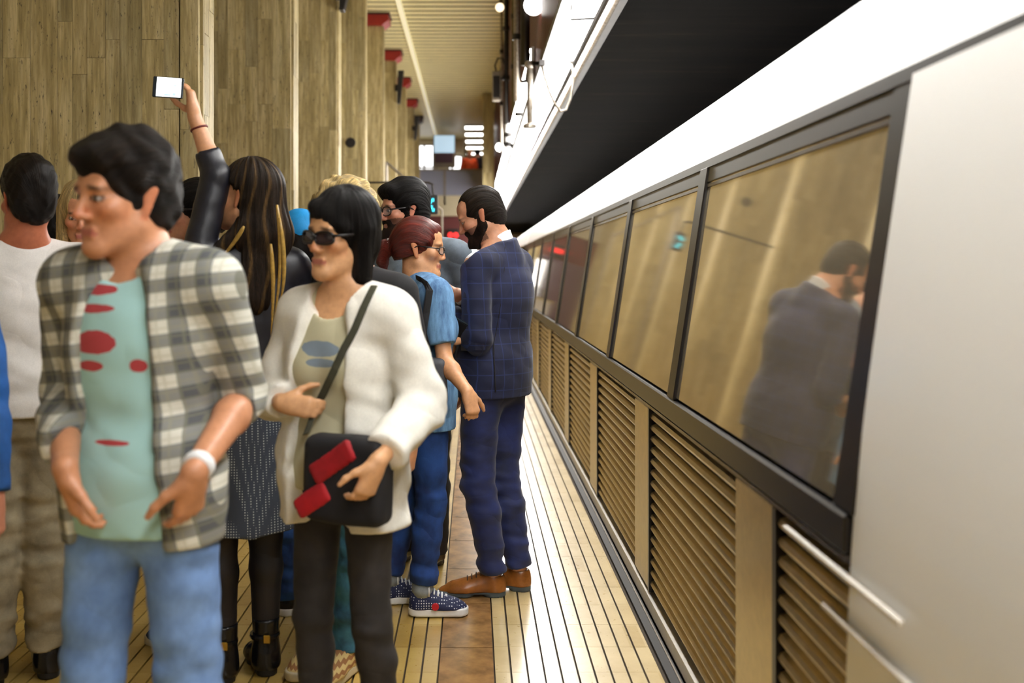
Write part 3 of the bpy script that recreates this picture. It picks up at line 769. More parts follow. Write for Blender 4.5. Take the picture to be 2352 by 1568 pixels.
        for g in (1, -1):
            s.hcone(f, (g*0.078, 0.020, 0.018), (g*0.072, 0.004, -0.034), 0.0155, 0.010, 0.008, flat=((1, -g*0.35, 0), 0.50))
            s.hell(f, (g*0.089, 0.008, 0.002), (0.007, 0.009, 0.016), 0.005, 's')
    def make_body(s):
        J = s.J; k = s.k; b = s.build; r = s.res
        hb = 0.15
        pts = np.array([v for n_, v in J.items() if n_[:2] in ('ha', 'wr', 'el', 'sh', 'an', 'kn')] + [s.hc + V3(0, 0, .13), s.base])
        lo = pts.min(0) - 0.24; hi = pts.max(0) + 0.24; lo[2] = -0.02
        fine = [(s.hc - hb, s.hc + hb, s.fine)]
        for sd in 'LR':
            c = J['wr' + sd] + unit(J['hd' + sd]) * 0.09
            fine.append((c - 0.095, c + 0.095, max(0.0048, s.fine)))
        f = Field(lo, hi, r * 1.35, fine)
        fl = (s.cf, 0.68)
        f.ell(J['pelvis'], np.array([0.165, 0.115, 0.13]) * k * b, 0.05, np.array([s.pl, -s.pf, (0, 0, 1)]))
        f.ell(J['waist'], np.array([0.135, 0.098, 0.15]) * k * b, 0.06, np.array([s.cl, -s.cf, (0, 0, 1)]))
        f.ell(J['chest'], np.array([0.160, 0.112, 0.18]) * k * b, 0.06, np.array([s.cl, -s.cf, (0, 0, 1)]))
        f.cone(lerp(J['shL'], J['neck'], 0.15), lerp(J['shR'], J['neck'], 0.15), 0.05*k, 0.05*k, 0.05)
        nk = s.hp(0, 0.030, -0.055)
        f.cone(nk, J['neck'] - V3(0, 0, 0.02), 0.056*k*(0.84 if s.female else 1), 0.062*k*(0.84 if s.female else 1), 0.03)
        for sd in 'LR':
            f.cone(lerp(nk, J['neck'], 0.6), lerp(J['sh'+sd], J['neck'], 0.25), 0.04*k, 0.036*k, 0.05)
            q = (0.86 if s.female else 1.0) * (0.5 + 0.5 * b) * k
            f.cone(J['sh'+sd], J['el'+sd], 0.050*q, 0.040*q, 0.03)
            mid = lerp(J['el'+sd], J['wr'+sd], 0.28)
            f.cone(J['el'+sd], mid, 0.038*q, 0.042*q, 0.02); f.cone(mid, J['wr'+sd], 0.041*q, 0.027*q, 0.02)
            f.cone(J['hip'+sd], J['knee'+sd], 0.085*q, 0.056*q, 0.03)
            cm = lerp(J['knee'+sd], J['ankle'+sd], 0.3) - s.pf * 0.012
            f.cone(J['knee'+sd], cm, 0.053*q, 0.056*q, 0.02); f.cone(cm, J['ankle'+sd], 0.055*q, 0.036*q, 0.02)
            ft = J['ankle'+sd] + unit(J['foot'+sd]) * 0.13*k; ft[2] = 0.045
            f.cone(J['ankle'+sd] - V3(0, 0, 0.03), ft, 0.036*q, 0.028*q, 0.02)
            s.hand(f, sd)
        s.head_prims(f)
        sk = np.array(srgb(*s.skin)[:3]); lp = np.array(srgb(*s.lips)[:3]); br = np.array(srgb(*s.brows)[:3])
        red = np.array(srgb(min(255, s.skin[0] + 4), int(s.skin[1] * 0.80), int(s.skin[2] * 0.76))[:3])
        def col(P):
            q = s.hloc(P); x, y, z = q[:, 0], q[:, 1], q[:, 2]; ax = np.abs(x)
            c = np.tile(sk, (len(P), 1))
            def mixin(m, cc, a=1.0):
                m = np.clip(m, 0, 1)[:, None] * a; c[:] = c * (1 - m) + cc * m
            inh = (np.abs(z) < 0.16) & (ax < 0.12) & (np.abs(y) < 0.16)
            mixin(inh * np.exp(-(((ax - 0.045) / 0.02) ** 2 + ((z + 0.03) / 0.022) ** 2)) * (y < -0.03), red, 0.5)
            mixin(inh * np.exp(-((x / 0.016) ** 2 + ((z + 0.03) / 0.016) ** 2)) * (y < -0.09), red, 0.6)
            mixin(inh * (ax > 0.07) * (np.abs(z) < 0.05), red, 0.45)
            mixin(inh * (y < -0.07) * (ax < 0.024) * np.exp(-((z + 0.0705) / 0.0095) ** 4), lp, 0.85)
            mixin(inh * (y < -0.06) * np.exp(-((ax - 0.033) / 0.019) ** 4 - ((z - 0.026 + 0.15 * (ax - 0.03)) / 0.0055) ** 4), br, 0.85)
            e = ((ax - 0.031) / 0.0145) ** 2 + ((z - 0.003) / 0.0062) ** 2
            mixin(inh * (y < -0.075) * (e < 1.7), br, 0.75)
            mixin(inh * (y < -0.075) * (e < 0.85), np.array([0.50, 0.47, 0.44]))
            mixin(inh * (y < -0.075) * (((ax - 0.031) / 0.0065) ** 2 + ((z - 0.003) / 0.0065) ** 2 < 1) * (e < 1.0), np.array([0.03, 0.02, 0.015]))
            if s.beardcol is not None:
                bc = np.array(srgb(*s.beardcol)[:3])
                m = inh * (z < -0.035 - 0.35 * (ax < 0.03) * (y > -2) * 0.03) * (y < -0.005) * (z > -0.118)
                mixin(m * (~((ax < 0.02) & (np.abs(z + 0.0705) < 0.009))), bc, 0.75)
            return c
        me = f.mesh('body', s.base, col)
        o = link('body', me, M['skin'], s.root); return o
    def hand(s, f, sd):
        J = s.J; w = J['wr'+sd]; d = unit(J['hd'+sd]); n = unit(J['pn'+sd]); n = unit(n - d * (n @ d)); c = J['curl'+sd]
        k = s.k * (0.92 if s.female else 1.0)
        t = np.cross(d, n) * (1 if sd == 'R' else -1)           # thumb side
        # palm
        f.cone(w, w + d * 0.03*k, 0.026*k, 0.030*k, 0.015, flat=(n, 0.72))
        for q, off in ((-1.15, 0), (-0.4, 0.004), (0.4, 0.006), (1.15, 0.004)):
            f.cone(w + d * 0.025*k + t * q * 0.012*k, w + d * (0.085*k + off) + t * q * 0.0205*k, 0.0165*k, 0.0135*k, 0.014)
        for i, (q, ln) in enumerate(((1.15, 0.072), (0.4, 0.081), (-0.4, 0.076), (-1.15, 0.060))):
            p = w + d * (0.086*k) + t * q * 0.0205*k; a = c * (0.75 + 0.1 * i); dd = d; rad = 0.0093 - 0.0006 * i
            for sg, fr in enumerate((0.46, 0.31, 0.23)):
                ang = a * (0.75, 1.25, 0.8)[sg]
                dd = unit(dd * math.cos(ang) + np.cross(np.cross(dd, n), dd) * math.sin(ang) if False else dd * math.cos(ang) + unit(n - dd * (n @ dd)) * math.sin(ang)) if abs(n @ dd) < 0.98 else unit(dd * math.cos(ang) - d * math.sin(ang))
                p2 = p + dd * ln * fr * k
                f.cone(p, p2, rad * (1 - 0.08*sg) * k, rad * (0.93 - 0.08*sg) * k, 0.006); p = p2
        th = s.J.get('th' + sd)
        p = w + d * 0.022*k + t * 0.022*k
        dd = unit(d * 0.65 + t * 0.75 + n * 0.25) if th is None else unit(th)
        p2 = p + dd * 0.042*k; f.cone(p, p2, 0.0165*k, 0.0118*k, 0.012)
        dd = unit(dd + d * 0.45 + n * 0.2 * c) ; p3 = p2 + dd * 0.033*k; f.cone(p2, p3, 0.0112*k, 0.0100*k, 0.006)
        dd = unit(dd + d * 0.3 - t * 0.2 * c); p4 = p3 + dd * 0.025*k; f.cone(p3, p4, 0.0100*k, 0.0080*k, 0.006)

    # ---------------------------------------------------------------- garments
    def _box(s, keys, m):
        p = np.array([s.J[q] for q in keys]); return p.min(0) - m, p.max(0) + m
    def trousers(s, mat, fit=1.0, thigh=0.098, knee=0.072, hem=0.062, hem_z=0.06, wr=0.006, name='trousers', top=1.06, seed=1.0, cuff=None, res=None, bell=0.0):
        J = s.J; k = s.k * fit; lo, hi = s._box(['hipL','hipR','kneeL','kneeR','ankleL','ankleR','pelvis'], 0.22)
        lo[2] = -0.03; hi[2] = top * s.k + 0.06
        f = Field(lo, hi, res or s.res)
        f.ell(J['pelvis'] - V3(0,0,.01), np.array([0.178, 0.132, 0.17]) * s.k * s.build * (0.97 + 0.03*fit), 0.04, np.array([s.pl, -s.pf, (0,0,1)]))
        for sd in 'LR':
            a = J['ankle'+sd].copy(); kn = J['knee'+sd]
            f.cone(J['hip'+sd], kn, thigh*k*(0.6+0.4*s.build), knee*k, 0.03)
            cm = lerp(kn, a, 0.3) - s.pf * 0.008
            e = lerp(kn, a, 1.0); e[2] = hem_z
            dirx = unit(e - kn); e2 = e
            f.cone(kn, cm, knee*k, (knee*0.98)*k, 0.02); f.cone(cm, e2, knee*0.97*k, hem*k, 0.02, capb=True)
            if cuff: f.cone(e2 - dirx * cuff, e2, hem*k*1.10, hem*k*1.10, 0.004, capa=True, capb=True)
        f.cut((0, 0, top * s.k), (0, 0, 1)); f.cut((0, 0, hem_z * 0.6), (0, 0, -1))
        kz = (J['kneeL'][2] + J['kneeR'][2]) / 2
        def w(x, y, z):
            zone = 0.35 + np.exp(-((z - kz) / 0.12) ** 2) + 1.1 * np.exp(-((z - hem_z - 0.06) / 0.10) ** 2) + 0.6 * np.exp(-((z - 0.88*s.k) / 0.1) ** 2)
            return wr * zone * (0.7 * wob(x, y, z, (16, 16, 62), seed) + 0.3 * wob(x, y, z, (40, 40, 90), seed + 3)) + 0.5*wr * wob(x, y, z, (14, 14, 9), seed + 5)
        f.rough(w)
        return link(name, f.mesh(name, s.base), mat, s.root)
    def top(s, mat, infl=0.014, sleeve=1.0, hem=0.90, neck_r=0.075, neck_drop=0.03, neck_fwd=(0.02, 0.03), collar_tilt=0.75, collar_r=0.066, wr=0.005, name='shirt', seed=2.0, sl_r=0.056, cuff_r=0.042, res=None, open_front=None, flare=0.0, vfreq=(15, 15, 34), shoulder=0.0, collar=None, sleeves=None, front_only=None):
        """shirt or jacket; sleeve = share of the arm covered (1 = to the wrist)"""
        J = s.J; k = s.k; b = s.build
        sle = sleeves or {'L': sleeve, 'R': sleeve}
        keys = ['shL','shR','elL','elR','pelvis','neck'] + (['wr'+q for q in 'LR' if sle[q] > 0.5])
        lo, hi = s._box(keys, 0.25); lo[2] = min(lo[2] + 0.12, hem * k - 0.05); hi[2] = max(hi[2] - 0.14, J['neck'][2] + 0.10)
        f = Field(lo, hi, res or s.res)
        Rc = np.array([s.cl, -s.cf, (0,0,1)]); Rp = np.array([s.pl, -s.pf, (0,0,1)])
        f.ell(J['chest'], np.array([0.163, 0.115, 0.19]) * k * b + infl, 0.05, Rc)
        f.ell(J['waist'], np.array([0.142, 0.105, 0.17]) * k * b + infl, 0.06, Rc)
        if hem < 1.08:
            f.ell(J['pelvis'], np.array([0.168, 0.120, 0.15]) * k * b + infl + flare * 0.5, 0.07, Rp)
        if hem < 0.92:
            c = J['pelvis'].copy(); c2 = c.copy(); c2[2] = (hem - 0.04) * k
            f.cone(c, c2, (0.165 * k * b + infl), (0.172 * k * b + infl + flare), 0.05, flat=(s.pf, 0.74))
        if s.female and infl < 0.04:
            for g in (1, -1): f.ell(J['chest'] + s.cl * g * 0.068*k + s.cf * 0.085*k - V3(0,0,0.02), (0.062*k, 0.055*k, 0.062*k), 0.04, Rc)
        f.cone(lerp(J['shL'], J['neck'], 0.12) + V3(0,0,shoulder), lerp(J['shR'], J['neck'], 0.12) + V3(0,0,shoulder), 0.052*k + infl, 0.052*k + infl, 0.05)
        for sd in 'LR':
            f.cone(J['neck'] + V3(0, 0, 0.015), lerp(J['sh'+sd], J['neck'], 0.12), 0.05*k + infl * 0.4, 0.048*k + infl, 0.04)
            S = sle[sd]; up = min(1.0, S / 0.53); e = lerp(J['sh'+sd], J['el'+sd], up)
            r0 = sl_r * k * (1.08 + 0.3 * (S < 0.53)); r1 = sl_r * k * (1.0 if S >= 0.53 else 1.06)
            f.cone(J['sh'+sd], e, r0, r1, 0.016, capb=S < 0.53)
            if S > 0.53:
                t = (S - 0.53) / 0.47; w_ = lerp(J['el'+sd], J['wr'+sd], min(t, 1.0) * 0.97)
                f.cone(J['el'+sd], w_, sl_r*k, cuff_r*k, 0.012, capb=True)
        nk = J['neck'] + V3(0, 0, 0.05)
        if collar is None:
            f.cone(nk + V3(0,0,0.09) + s.cf*neck_fwd[0], nk - V3(0,0,neck_drop) + s.cf*neck_fwd[1], neck_r*k, neck_r*k*0.9, 0.012, op='s')
        else:
            u = unit(s.hp(0, 0.030, -0.055) - J['neck'] + V3(0, 0, 0.02))
            f.cone(J['neck'] - V3(0,0,0.03), J['neck'] + u*collar, (collar_r + 0.006)*k, collar_r*k, 0.025, capb=True)
            f.cut(J['neck'] + u*collar*0.8, unit(u + s.cf * collar_tilt))
        f.cut((0, 0, hem * k), (0, 0, -1))
        if open_front is not None:
            wd, tp, dep = open_front
            a = J['neck'] + s.cf * 0.14 + V3(0, 0, 0.06); c = V3(J['pelvis'][0], J['pelvis'][1], hem * k - 0.15) + s.pf * 0.16
            f.cone(a, c, wd * tp, wd, 0.015, op='s', flat=(s.cf, dep))
        el = [J['elL'], J['elR']]
        def w(x, y, z):
            zone = 0.55 + 0 * z
            for q in el: zone = zone + 1.0 * np.exp(-((x-q[0])**2 + (y-q[1])**2 + (z-q[2])**2) / 0.012)
            zone = zone + 0.7 * np.exp(-((z - 1.08*k) / 0.09) ** 2)
            return wr * zone * (0.65 * wob(x, y, z, vfreq, seed) + 0.35 * wob(x, y, z, (34, 34, 60), seed + 3))
        f.rough(w)
        me = f.mesh(name, s.base); return link(name, me, mat, s.root)
    def skirt(s, mat, top, bot, r0, r1, name='skirt', wr=0.006, seed=4.0):
        J = s.J; k = s.k; c = J['pelvis']; lo = c - 0.36; hi = c + 0.36; lo[2] = bot*k - 0.05; hi[2] = top*k + 0.05
        f = Field(lo, hi, s.res)
        f.cone((c[0], c[1], top*k + 0.05), (c[0], c[1], bot*k - 0.02), r0*k, r1*k, 0.02, flat=(s.pf, 0.78))
        f.cut((0, 0, top*k), (0, 0, 1)); f.cut((0, 0, bot*k), (0, 0, -1))
        f.rough(lambda x, y, z: wr * wob(x, y, z, (26, 26, 7), seed))
        return link(name, f.mesh(name, s.base), mat, s.root)
    def shoe(s, sd, kind, mat, sole_mat, lace_mat=None, L=None):
        J = s.J; d = unit((J['foot'+sd][0], J['foot'+sd][1], 0)); a = J['ankle'+sd].copy(); a[2] = 0
        L = L or (0.285 if not s.female else 0.25) * s.k; w = V3(-d[1], d[0], 0)
        heel = a - d * 0.055; toe = heel + d * L; z0 = J['ankle'+sd][2] - 0.085*s.k
        up = V3(0, 0, z0)
        lo = np.minimum(heel, toe) - 0.09; hi = np.maximum(heel, toe) + 0.09; lo[2] = z0 - 0.02; hi[2] = z0 + (0.26 if kind == 'boot' else 0.17)
        st = 0.028 if kind == 'sneaker' else 0.024
        f = Field(lo, hi, max(0.005, s.fine))
        hc = heel + d * 0.035 + up
        f.cone(hc + V3(0,0,0.03), hc + V3(0,0,0.075), 0.036, 0.034, 0.02)
        f.cone(hc + V3(0,0,0.045) + d*0.02, heel + d*(L*0.72) + V3(0,0,0.032) + up, 0.043, 0.040, 0.03, flat=(V3(0,0,1), 0.9))
        f.cone(heel + d*(L*0.62) + V3(0,0,0.03) + up, toe - d*0.036 + V3(0,0,0.022) + up, 0.042, 0.030 if kind == 'dress' else 0.035, 0.03, flat=(V3(0,0,1), 0.72 if kind == 'dress' else 0.8))
        f.cone(hc + d*0.03 + V3(0,0,0.085), heel + d*L*0.55 + V3(0,0,0.045) + up, 0.034, 0.030, 0.03)
        if kind == 'boot': f.cone(hc + V3(0,0,0.05) + d*0.012, hc + V3(0,0,0.2) + d*0.012, 0.044, 0.048, 0.03, capb=True)
        else: f.cut(hc + V3(0,0,0.098 if kind == 'dress' else 0.105), V3(0,0,1) - d*0.1); f.cone(hc + d*0.012 + V3(0,0,0.09), hc + d*0.012 + V3(0,0,0.2), 0.028, 0.03, 0.006, op='s')
        f.cut(up + V3(0, 0, st), (0, 0, -1))
        u = link('shoe' if kind != 'boot' else 'boot', f.mesh('shoe', s.base), mat, s.root)
        g = Field(lo, hi, max(0.005, s.fine))
        hz = z0
        if kind == 'sneaker':
            g.sole(heel + d*0.036, toe - d*0.042, 0.041, 0.044, hz, hz + 0.034, 0.01)
        else:
            g.sole(heel + d*0.036, heel + d*0.062, 0.037, 0.037, hz, hz + 0.030, 0.004)
            g.sole(heel + d*0.04, toe - d*0.038, 0.036, 0.036, hz + 0.014, hz + 0.028, 0.004)
            g.sole(heel + d*(L*0.6), toe - d*0.040, 0.043, 0.034, hz + 0.002, hz + 0.026, 0.01)
        link('sole', g.mesh('sole', s.base), sole_mat, u)
        if kind == 'sneaker':
            h = Field(lo, hi, 0.005); h.cone(toe - d*0.05 + V3(0,0,0.026) + up, toe - d*0.034 + V3(0,0,0.02) + up, 0.038, 0.034, 0.01, flat=(V3(0,0,1), 0.85)); h.cut(up + V3(0,0,0.02), (0,0,-1)); h.cut(toe - d*0.062, -d)
            link('toe_cap', h.mesh('toe_cap', s.base), sole_mat, u)
        if lace_mat is not None:
            for q in range(5 if kind == 'sneaker' else 4):
                t = q / 4; c = lerp(heel + d*(L*0.36) + up + V3(0,0,0.108), heel + d*(L*0.62) + up + V3(0,0,0.078), t) - s.base
                MB().tube([c - w*0.026 - V3(0,0,0.010), c + V3(0,0,0.004), c + w*0.026 - V3(0,0,0.010)], 0.0042 if kind == 'sneaker' else 0.0026, 6).build('lace', lace_mat, u, smooth=True)
            if kind == 'sneaker':
                c = heel + d*(L*0.34) + up + V3(0,0,0.115) - s.base
                for g_ in (1, -1): MB().tube([c, c + w*g_*0.02 + V3(0,0,0.016), c + w*g_*0.04 + V3(0,0,0.0), c + w*g_*0.038 - V3(0,0,0.03)], 0.004, 6).build('lace', lace_mat, u, smooth=True)
        return u
    # ---------------------------------------------------------------- hair
    def hair_field(s, ext=0.17, down=0.0):
        lo = s.hc - ext; hi = s.hc + ext; lo[2] -= down; return Field(lo, hi, max(s.fine * 0.9, 0.0038), )
    def finish_hair(s, f, mat, strand, name='hair', amp=0.004, colfn=None):
        def w(x, y, z):
            q = s.hloc(np.stack([x, y, z], 1)); return -amp * strand(q[:, 0], q[:, 1], q[:, 2])
        f.rough(w, 0.03)
        def col(P):
            q = s.hloc(P); v = strand(q[:, 0], q[:, 1], q[:, 2]); v = 0.72 + 0.45 * v
            c = np.repeat(v[:, None], 3, 1)
            if colfn is not None: c = colfn(q, c)
            return np.clip(c, 0.05, 4)
        me = f.mesh(name, s.base, col)
        co = np.zeros(len(me.vertices) * 3, np.float32); me.vertices.foreach_get('co', co); q = s.hloc(co.reshape(-1, 3) + s.base)
        fl = np.zeros((len(q), 4), np.float32)
        if strand is st_down: fl[:, 0] = np.arctan2(q[:, 0], q[:, 1]); fl[:, 1] = q[:, 2]
        else: fl[:, 0] = np.arctan2(q[:, 0], q[:, 2] + 0.06); fl[:, 1] = q[:, 1]
        fl[:, 2] = np.sqrt((q ** 2).sum(1))
        at_ = me.color_attributes.new('Flow', 'FLOAT_COLOR', 'POINT'); at_.data.foreach_set('color', fl.ravel())
        return link(name, me, mat, s.root)
    def skull_hair(s, f, t=0.012, front=0.055, top=0.0, sides=0.0, nape=-0.07):
        """close cap of hair, open over the face"""
        s.hell(f, (0, 0.024, 0.045 + top*0.5), (0.076 + t + sides, 0.098 + t, 0.084 + t + top*0.5), 0.02)
        s.hell(f, (0, 0.06, -0.02), (0.062 + t + sides*0.5, 0.055 + t, 0.075), 0.03)
        s.hell(f, (0, -0.105, front - 0.115), (0.072, 0.085, 0.115), 0.012, 's')       # face opening
        for g in (1, -1): s.hell(f, (g*0.095, -0.03, -0.055), (0.04, 0.05, 0.045), 0.012, 's')
        for g in (1, -1): s.hell(f, (g*0.092, 0.012, -0.006), (0.022, 0.023, 0.030), 0.008, 's')
        c = s.hp(0, 0.05, nape); f.cut(c, s.Rh.T @ unit(V3(0, -0.35, -1)))
    def beard(s, mat, t=0.012, length=0.02, full=1.0):
        f = s.hair_field(0.15)
        for g in (1, -1):
            s.hcone(f, (g*0.056, -0.004, -0.052), (g*0.020, -0.074, -0.104), 0.020 + t*0.8, 0.022 + t, 0.02)
            s.hcone(f, (g*0.060, -0.008, -0.015), (g*0.055, -0.012, -0.06), 0.010, 0.02, 0.02)
        s.hell(f, (0, -0.080, -0.110 - length*0.4), (0.030 + t*0.3, 0.022 + t, 0.024 + length*0.6), 0.02)
        s.hcone(f, (-0.026, -0.092, -0.050), (0.026, -0.092, -0.050), 0.009, 0.009, 0.01)
        for g in (1, -1): s.hcone(f, (g*0.028, -0.088, -0.052), (g*0.034, -0.078, -0.085), 0.011, 0.012, 0.012)
        s.hcone(f, (-0.02, -0.112, -0.0705), (0.02, -0.112, -0.0705), 0.012, 0.012, 0.004, 's')
        s.hell(f, (0, -0.01, -0.125), (0.035, 0.045, 0.035), 0.015, 's')
        def st(x, y, z): return wob(x, y, z, (170, 170, 60), 3.0)
        return s.finish_hair(f, mat, st, 'beard', 0.0025)
    def glasses(s, mat, lens_mat, w=0.026, h=0.019, r=0.0022, dark=False):
        root = None
        B = MB()
        for g in (1, -1):
            pts = []
            for i in range(21):
                a = 2 * math.pi * i / 20; ca, sa = math.cos(a), math.sin(a)
                pts.append(s.hp(g*0.033 + w * math.copysign(abs(ca) ** 0.7, ca), -0.108 + 0.016 * (abs(g*0.033 + w*ca) / 0.06) ** 2, 0.000 + h * math.copysign(abs(sa) ** 0.7, sa)) - s.base)
            B.tube(pts, r, 6)
            B.tube([s.hp(g*0.059, -0.096, 0.008) - s.base, s.hp(g*0.076, -0.07, 0.009) - s.base, s.hp(g*0.081, 0.0, 0.012) - s.base, s.hp(g*0.080, 0.028, -0.006) - s.base], r*1.2, 6)
        B.tube([s.hp(-0.009, -0.110, 0.004) - s.base, s.hp(0, -0.113, 0.006) - s.base, s.hp(0.009, -0.110, 0.004) - s.base], r, 6)
        o = B.build('glasses', mat, s.root, smooth=True)
        for g in (1, -1):
            pts = [s.hp(g*0.033 + w*0.97 * math.copysign(abs(math.cos(2*math.pi*i/16)) ** 0.7, math.cos(2*math.pi*i/16)), -0.107 + 0.015 * (abs(g*0.033 + w*math.cos(2*math.pi*i/16)) / 0.06) ** 2, h*0.97 * math.copysign(abs(math.sin(2*math.pi*i/16)) ** 0.7, math.sin(2*math.pi*i/16))) - s.base for i in range(16)]
            nrm = s.Rh.T @ V3(0, 0.0015, 0); q = MB()
            q.add(pts + [p + nrm for p in pts], [tuple(range(16)), tuple(range(16, 32))[::-1]] + [(i, (i+1) % 16, 16 + (i+1) % 16, 16 + i) for i in range(16)])
            q.build('lens', lens_mat, o)
        return o
# ------------------------------------------------------------------ figure materials
def m_skin():
    t = NT('skin'); a = t.n('ShaderNodeVertexColor'); a.layer_name = 'Col'
    nz = t.noise(t.coord(), 60, 3); r = t.ramp(nz, 0, [(0.3, (0.88, 0.85, 0.84, 1)), (0.7, (1.06, 1.04, 1.03, 1))])
    c = t.mix(1.0, (a, 0), (r, 0), 'MULTIPLY')
    return t.out(c, 0.42, bump=(nz, 0), bdist=0.001, bstr=0.15, Specular_IOR_Level=0.45)
def m_hair(name, col, rough=0.46, spec=0.14):
    t = NT(name); a = t.n('ShaderNodeVertexColor'); a.layer_name = 'Col'; fl = t.n('ShaderNodeVertexColor'); fl.layer_name = 'Flow'
    mp = t.n('ShaderNodeMapping'); mp.inputs['Scale'].default_value = (46, 14, 40); t.l(fl, 0, mp, 0)
    nz = t.noise(mp, 1.0, 4, 0.7)
    r = t.ramp(nz, 0, [(0.28, (0.35, 0.35, 0.35, 1)), (0.5, (0.9, 0.9, 0.9, 1)), (0.72, (1.9, 1.85, 1.75, 1))])
    c = t.mix(1.0, (a, 0), srgb(*col), 'MULTIPLY'); c = t.mix(1.0, c, (r, 0), 'MULTIPLY')
    return t.out(c, rough, bump=(nz, 0), bdist=0.012, bstr=0.7, Specular_IOR_Level=spec)
def folds(t, fn):
    """soft creases plus a fine weave, as one height"""
    a = t.noise(t.coord(scale=(1, 1, 1.5), rot=(0.5, 0.3, 0.2)), 5.5, 1, 0.4)
    v = t.math('ABSOLUTE', t.math('SUBTRACT', (a, 0), 0.5))
    return t.math('ADD', t.math('MULTIPLY', v, 1.6), t.math('MULTIPLY', (fn, 0), 0.012))
def m_cloth(name, col, rough=0.85, var=0.18, scale=(9, 9, 9), fine=320, bump=0.25, col2=None, sheen=0.0):
    t = NT(name); co = t.coord(); big = t.noise(t.coord(scale=scale), 1.0, 4); fn = t.noise(co, fine, 2)
    c1 = col2 or tuple(int(v * (1 - var)) for v in col); c2 = tuple(min(255, int(v * (1 + var * 0.6))) for v in col)
    r = t.ramp(big, 0, [(0.32, srgb(*c1)), (0.66, srgb(*c2))])
    f = t.mix(0.2, (r, 0), (t.ramp(fn, 0, [(0.3, (0.6, 0.6, 0.6, 1)), (0.7, (1.35, 1.35, 1.35, 1))]), 0), 'MULTIPLY')
    return t.out(f, rough, bump=folds(t, fn), bdist=0.03, bstr=0.4, Sheen_Weight=sheen)
def stripe(t, src, comp, period, width, soft=0.1):
    """0..1 mask of lines across one component"""
    sp = t.n('ShaderNodeSeparateXYZ'); t.l(src, 0, sp, 0)
    fr = t.math('FRACT', t.math('MULTIPLY', (sp, comp), 1 / period))
    return t.math('LESS_THAN', fr, width)
def m_suit(ang):
    t = NT('navy_check'); mp = t.coord(rot=(0, 0, ang)); fn = t.noise(t.coord(), 380, 2); big = t.noise(t.coord(scale=(7, 7, 4)), 1, 4)
    r = t.ramp(big, 0, [(0.3, srgb(11, 15, 40)), (0.7, srgb(20, 28, 66))])
    m = t.math('MAXIMUM', stripe(t, mp, 0, 0.052, 0.075), stripe(t, mp, 2, 0.066, 0.06))
    c = t.mix(t.math('MULTIPLY', m, 0.22), (r, 0), srgb(52, 78, 150))
    return t.out(c, 0.8, bump=folds(t, fn), bdist=0.03, bstr=0.4, Sheen_Weight=0.12)
def m_plaid(ang):
    t = NT('plaid'); mp = t.coord(rot=(0, 0.12, ang)); fn = t.noise(t.coord(), 260, 2)
    def wave(comp, per, ph=0.0):
        sp = t.n('ShaderNodeSeparateXYZ'); t.l(mp, 0, sp, 0)
        sn = t.math('SINE', t.math('MULTIPLY', (sp, comp), 2 * math.pi / per)); return t.math('MULTIPLY_ADD', sn, 0.5)
    a = stripe(t, mp, 0, 0.066, 0.5); b = stripe(t, mp, 2, 0.060, 0.5); c2 = stripe(t, mp, 0, 0.022, 0.22); d2 = stripe(t, mp, 2, 0.020, 0.22)
    base = t.mix(t.math('MULTIPLY', a, 0.68), srgb(210, 208, 196), srgb(44, 52, 64))
    base = t.mix(t.math('MULTIPLY', b, 0.68), base, srgb(38, 46, 58))
    base = t.mix(t.math('MULTIPLY', t.math('MAXIMUM', c2, d2), 0.28), base, srgb(150, 146, 112))
    return t.out(base, 0.85, bump=folds(t, fn), bdist=0.03, bstr=0.4)
def m_print(name, base, ink, boxes_scale=9, thr=0.58):
    t = NT(name); fn = t.noise(t.coord(), 260, 2); nz = t.noise(t.coord(scale=(1, 1, 2.2)), boxes_scale, 1)
    m = t.ramp(nz, 0, [(thr, (0, 0, 0, 1)), (thr + 0.03, (1, 1, 1, 1))])
    c = t.mix((m, 0), srgb(*base), srgb(*ink))
    return t.out(c, 0.85, bump=(fn, 0), bdist=0.002, bstr=0.2)
def m_marks(name, base, ink, marks, noise=0.35):
    t = NT(name); fn = t.noise(t.coord(), 260, 2); mp = t.coord(); sp = t.n('ShaderNodeSeparateXYZ'); t.l(mp, 0, sp, 0); nz = t.noise(t.coord(), 26, 3)
    wv = t.math('MULTIPLY', t.math('SUBTRACT', (nz, 0), 0.5), 3.0 * noise); m = None
    for cx, cz, a, b in marks:
        u = t.math('POWER', t.math('ABSOLUTE', t.math('DIVIDE', t.math('SUBTRACT', (sp, 0), cx), a)), 2.0)
        v = t.math('POWER', t.math('ABSOLUTE', t.math('DIVIDE', t.math('SUBTRACT', (sp, 2), cz), b)), 2.0)
        k = t.math('LESS_THAN', t.math('ADD', t.math('ADD', u, v), wv), 1.0)
        sy = t.math('LESS_THAN', (sp, 1), 0.0); k = t.math('MULTIPLY', k, sy)
        m = k if m is None else t.math('MAXIMUM', m, k)
    return t.out(t.mix(m, srgb(*base), srgb(*ink)), 0.85, bump=folds(t, fn), bdist=0.03, bstr=0.4)
def m_dots(name, base, dot, sc=95):
    t = NT(name); v = t.n('ShaderNodeTexVoronoi'); v.inputs['Scale'].default_value = sc; v.inputs['Randomness'].default_value = 0.0
    t.l(t.coord(), 0, v, 'Vector')
    m = t.ramp(v, 'Distance', [(0.22, (1, 1, 1, 1)), (0.28, (0, 0, 0, 1))])
    return t.out(t.mix((m, 0), srgb(*base), srgb(*dot)), 0.7)
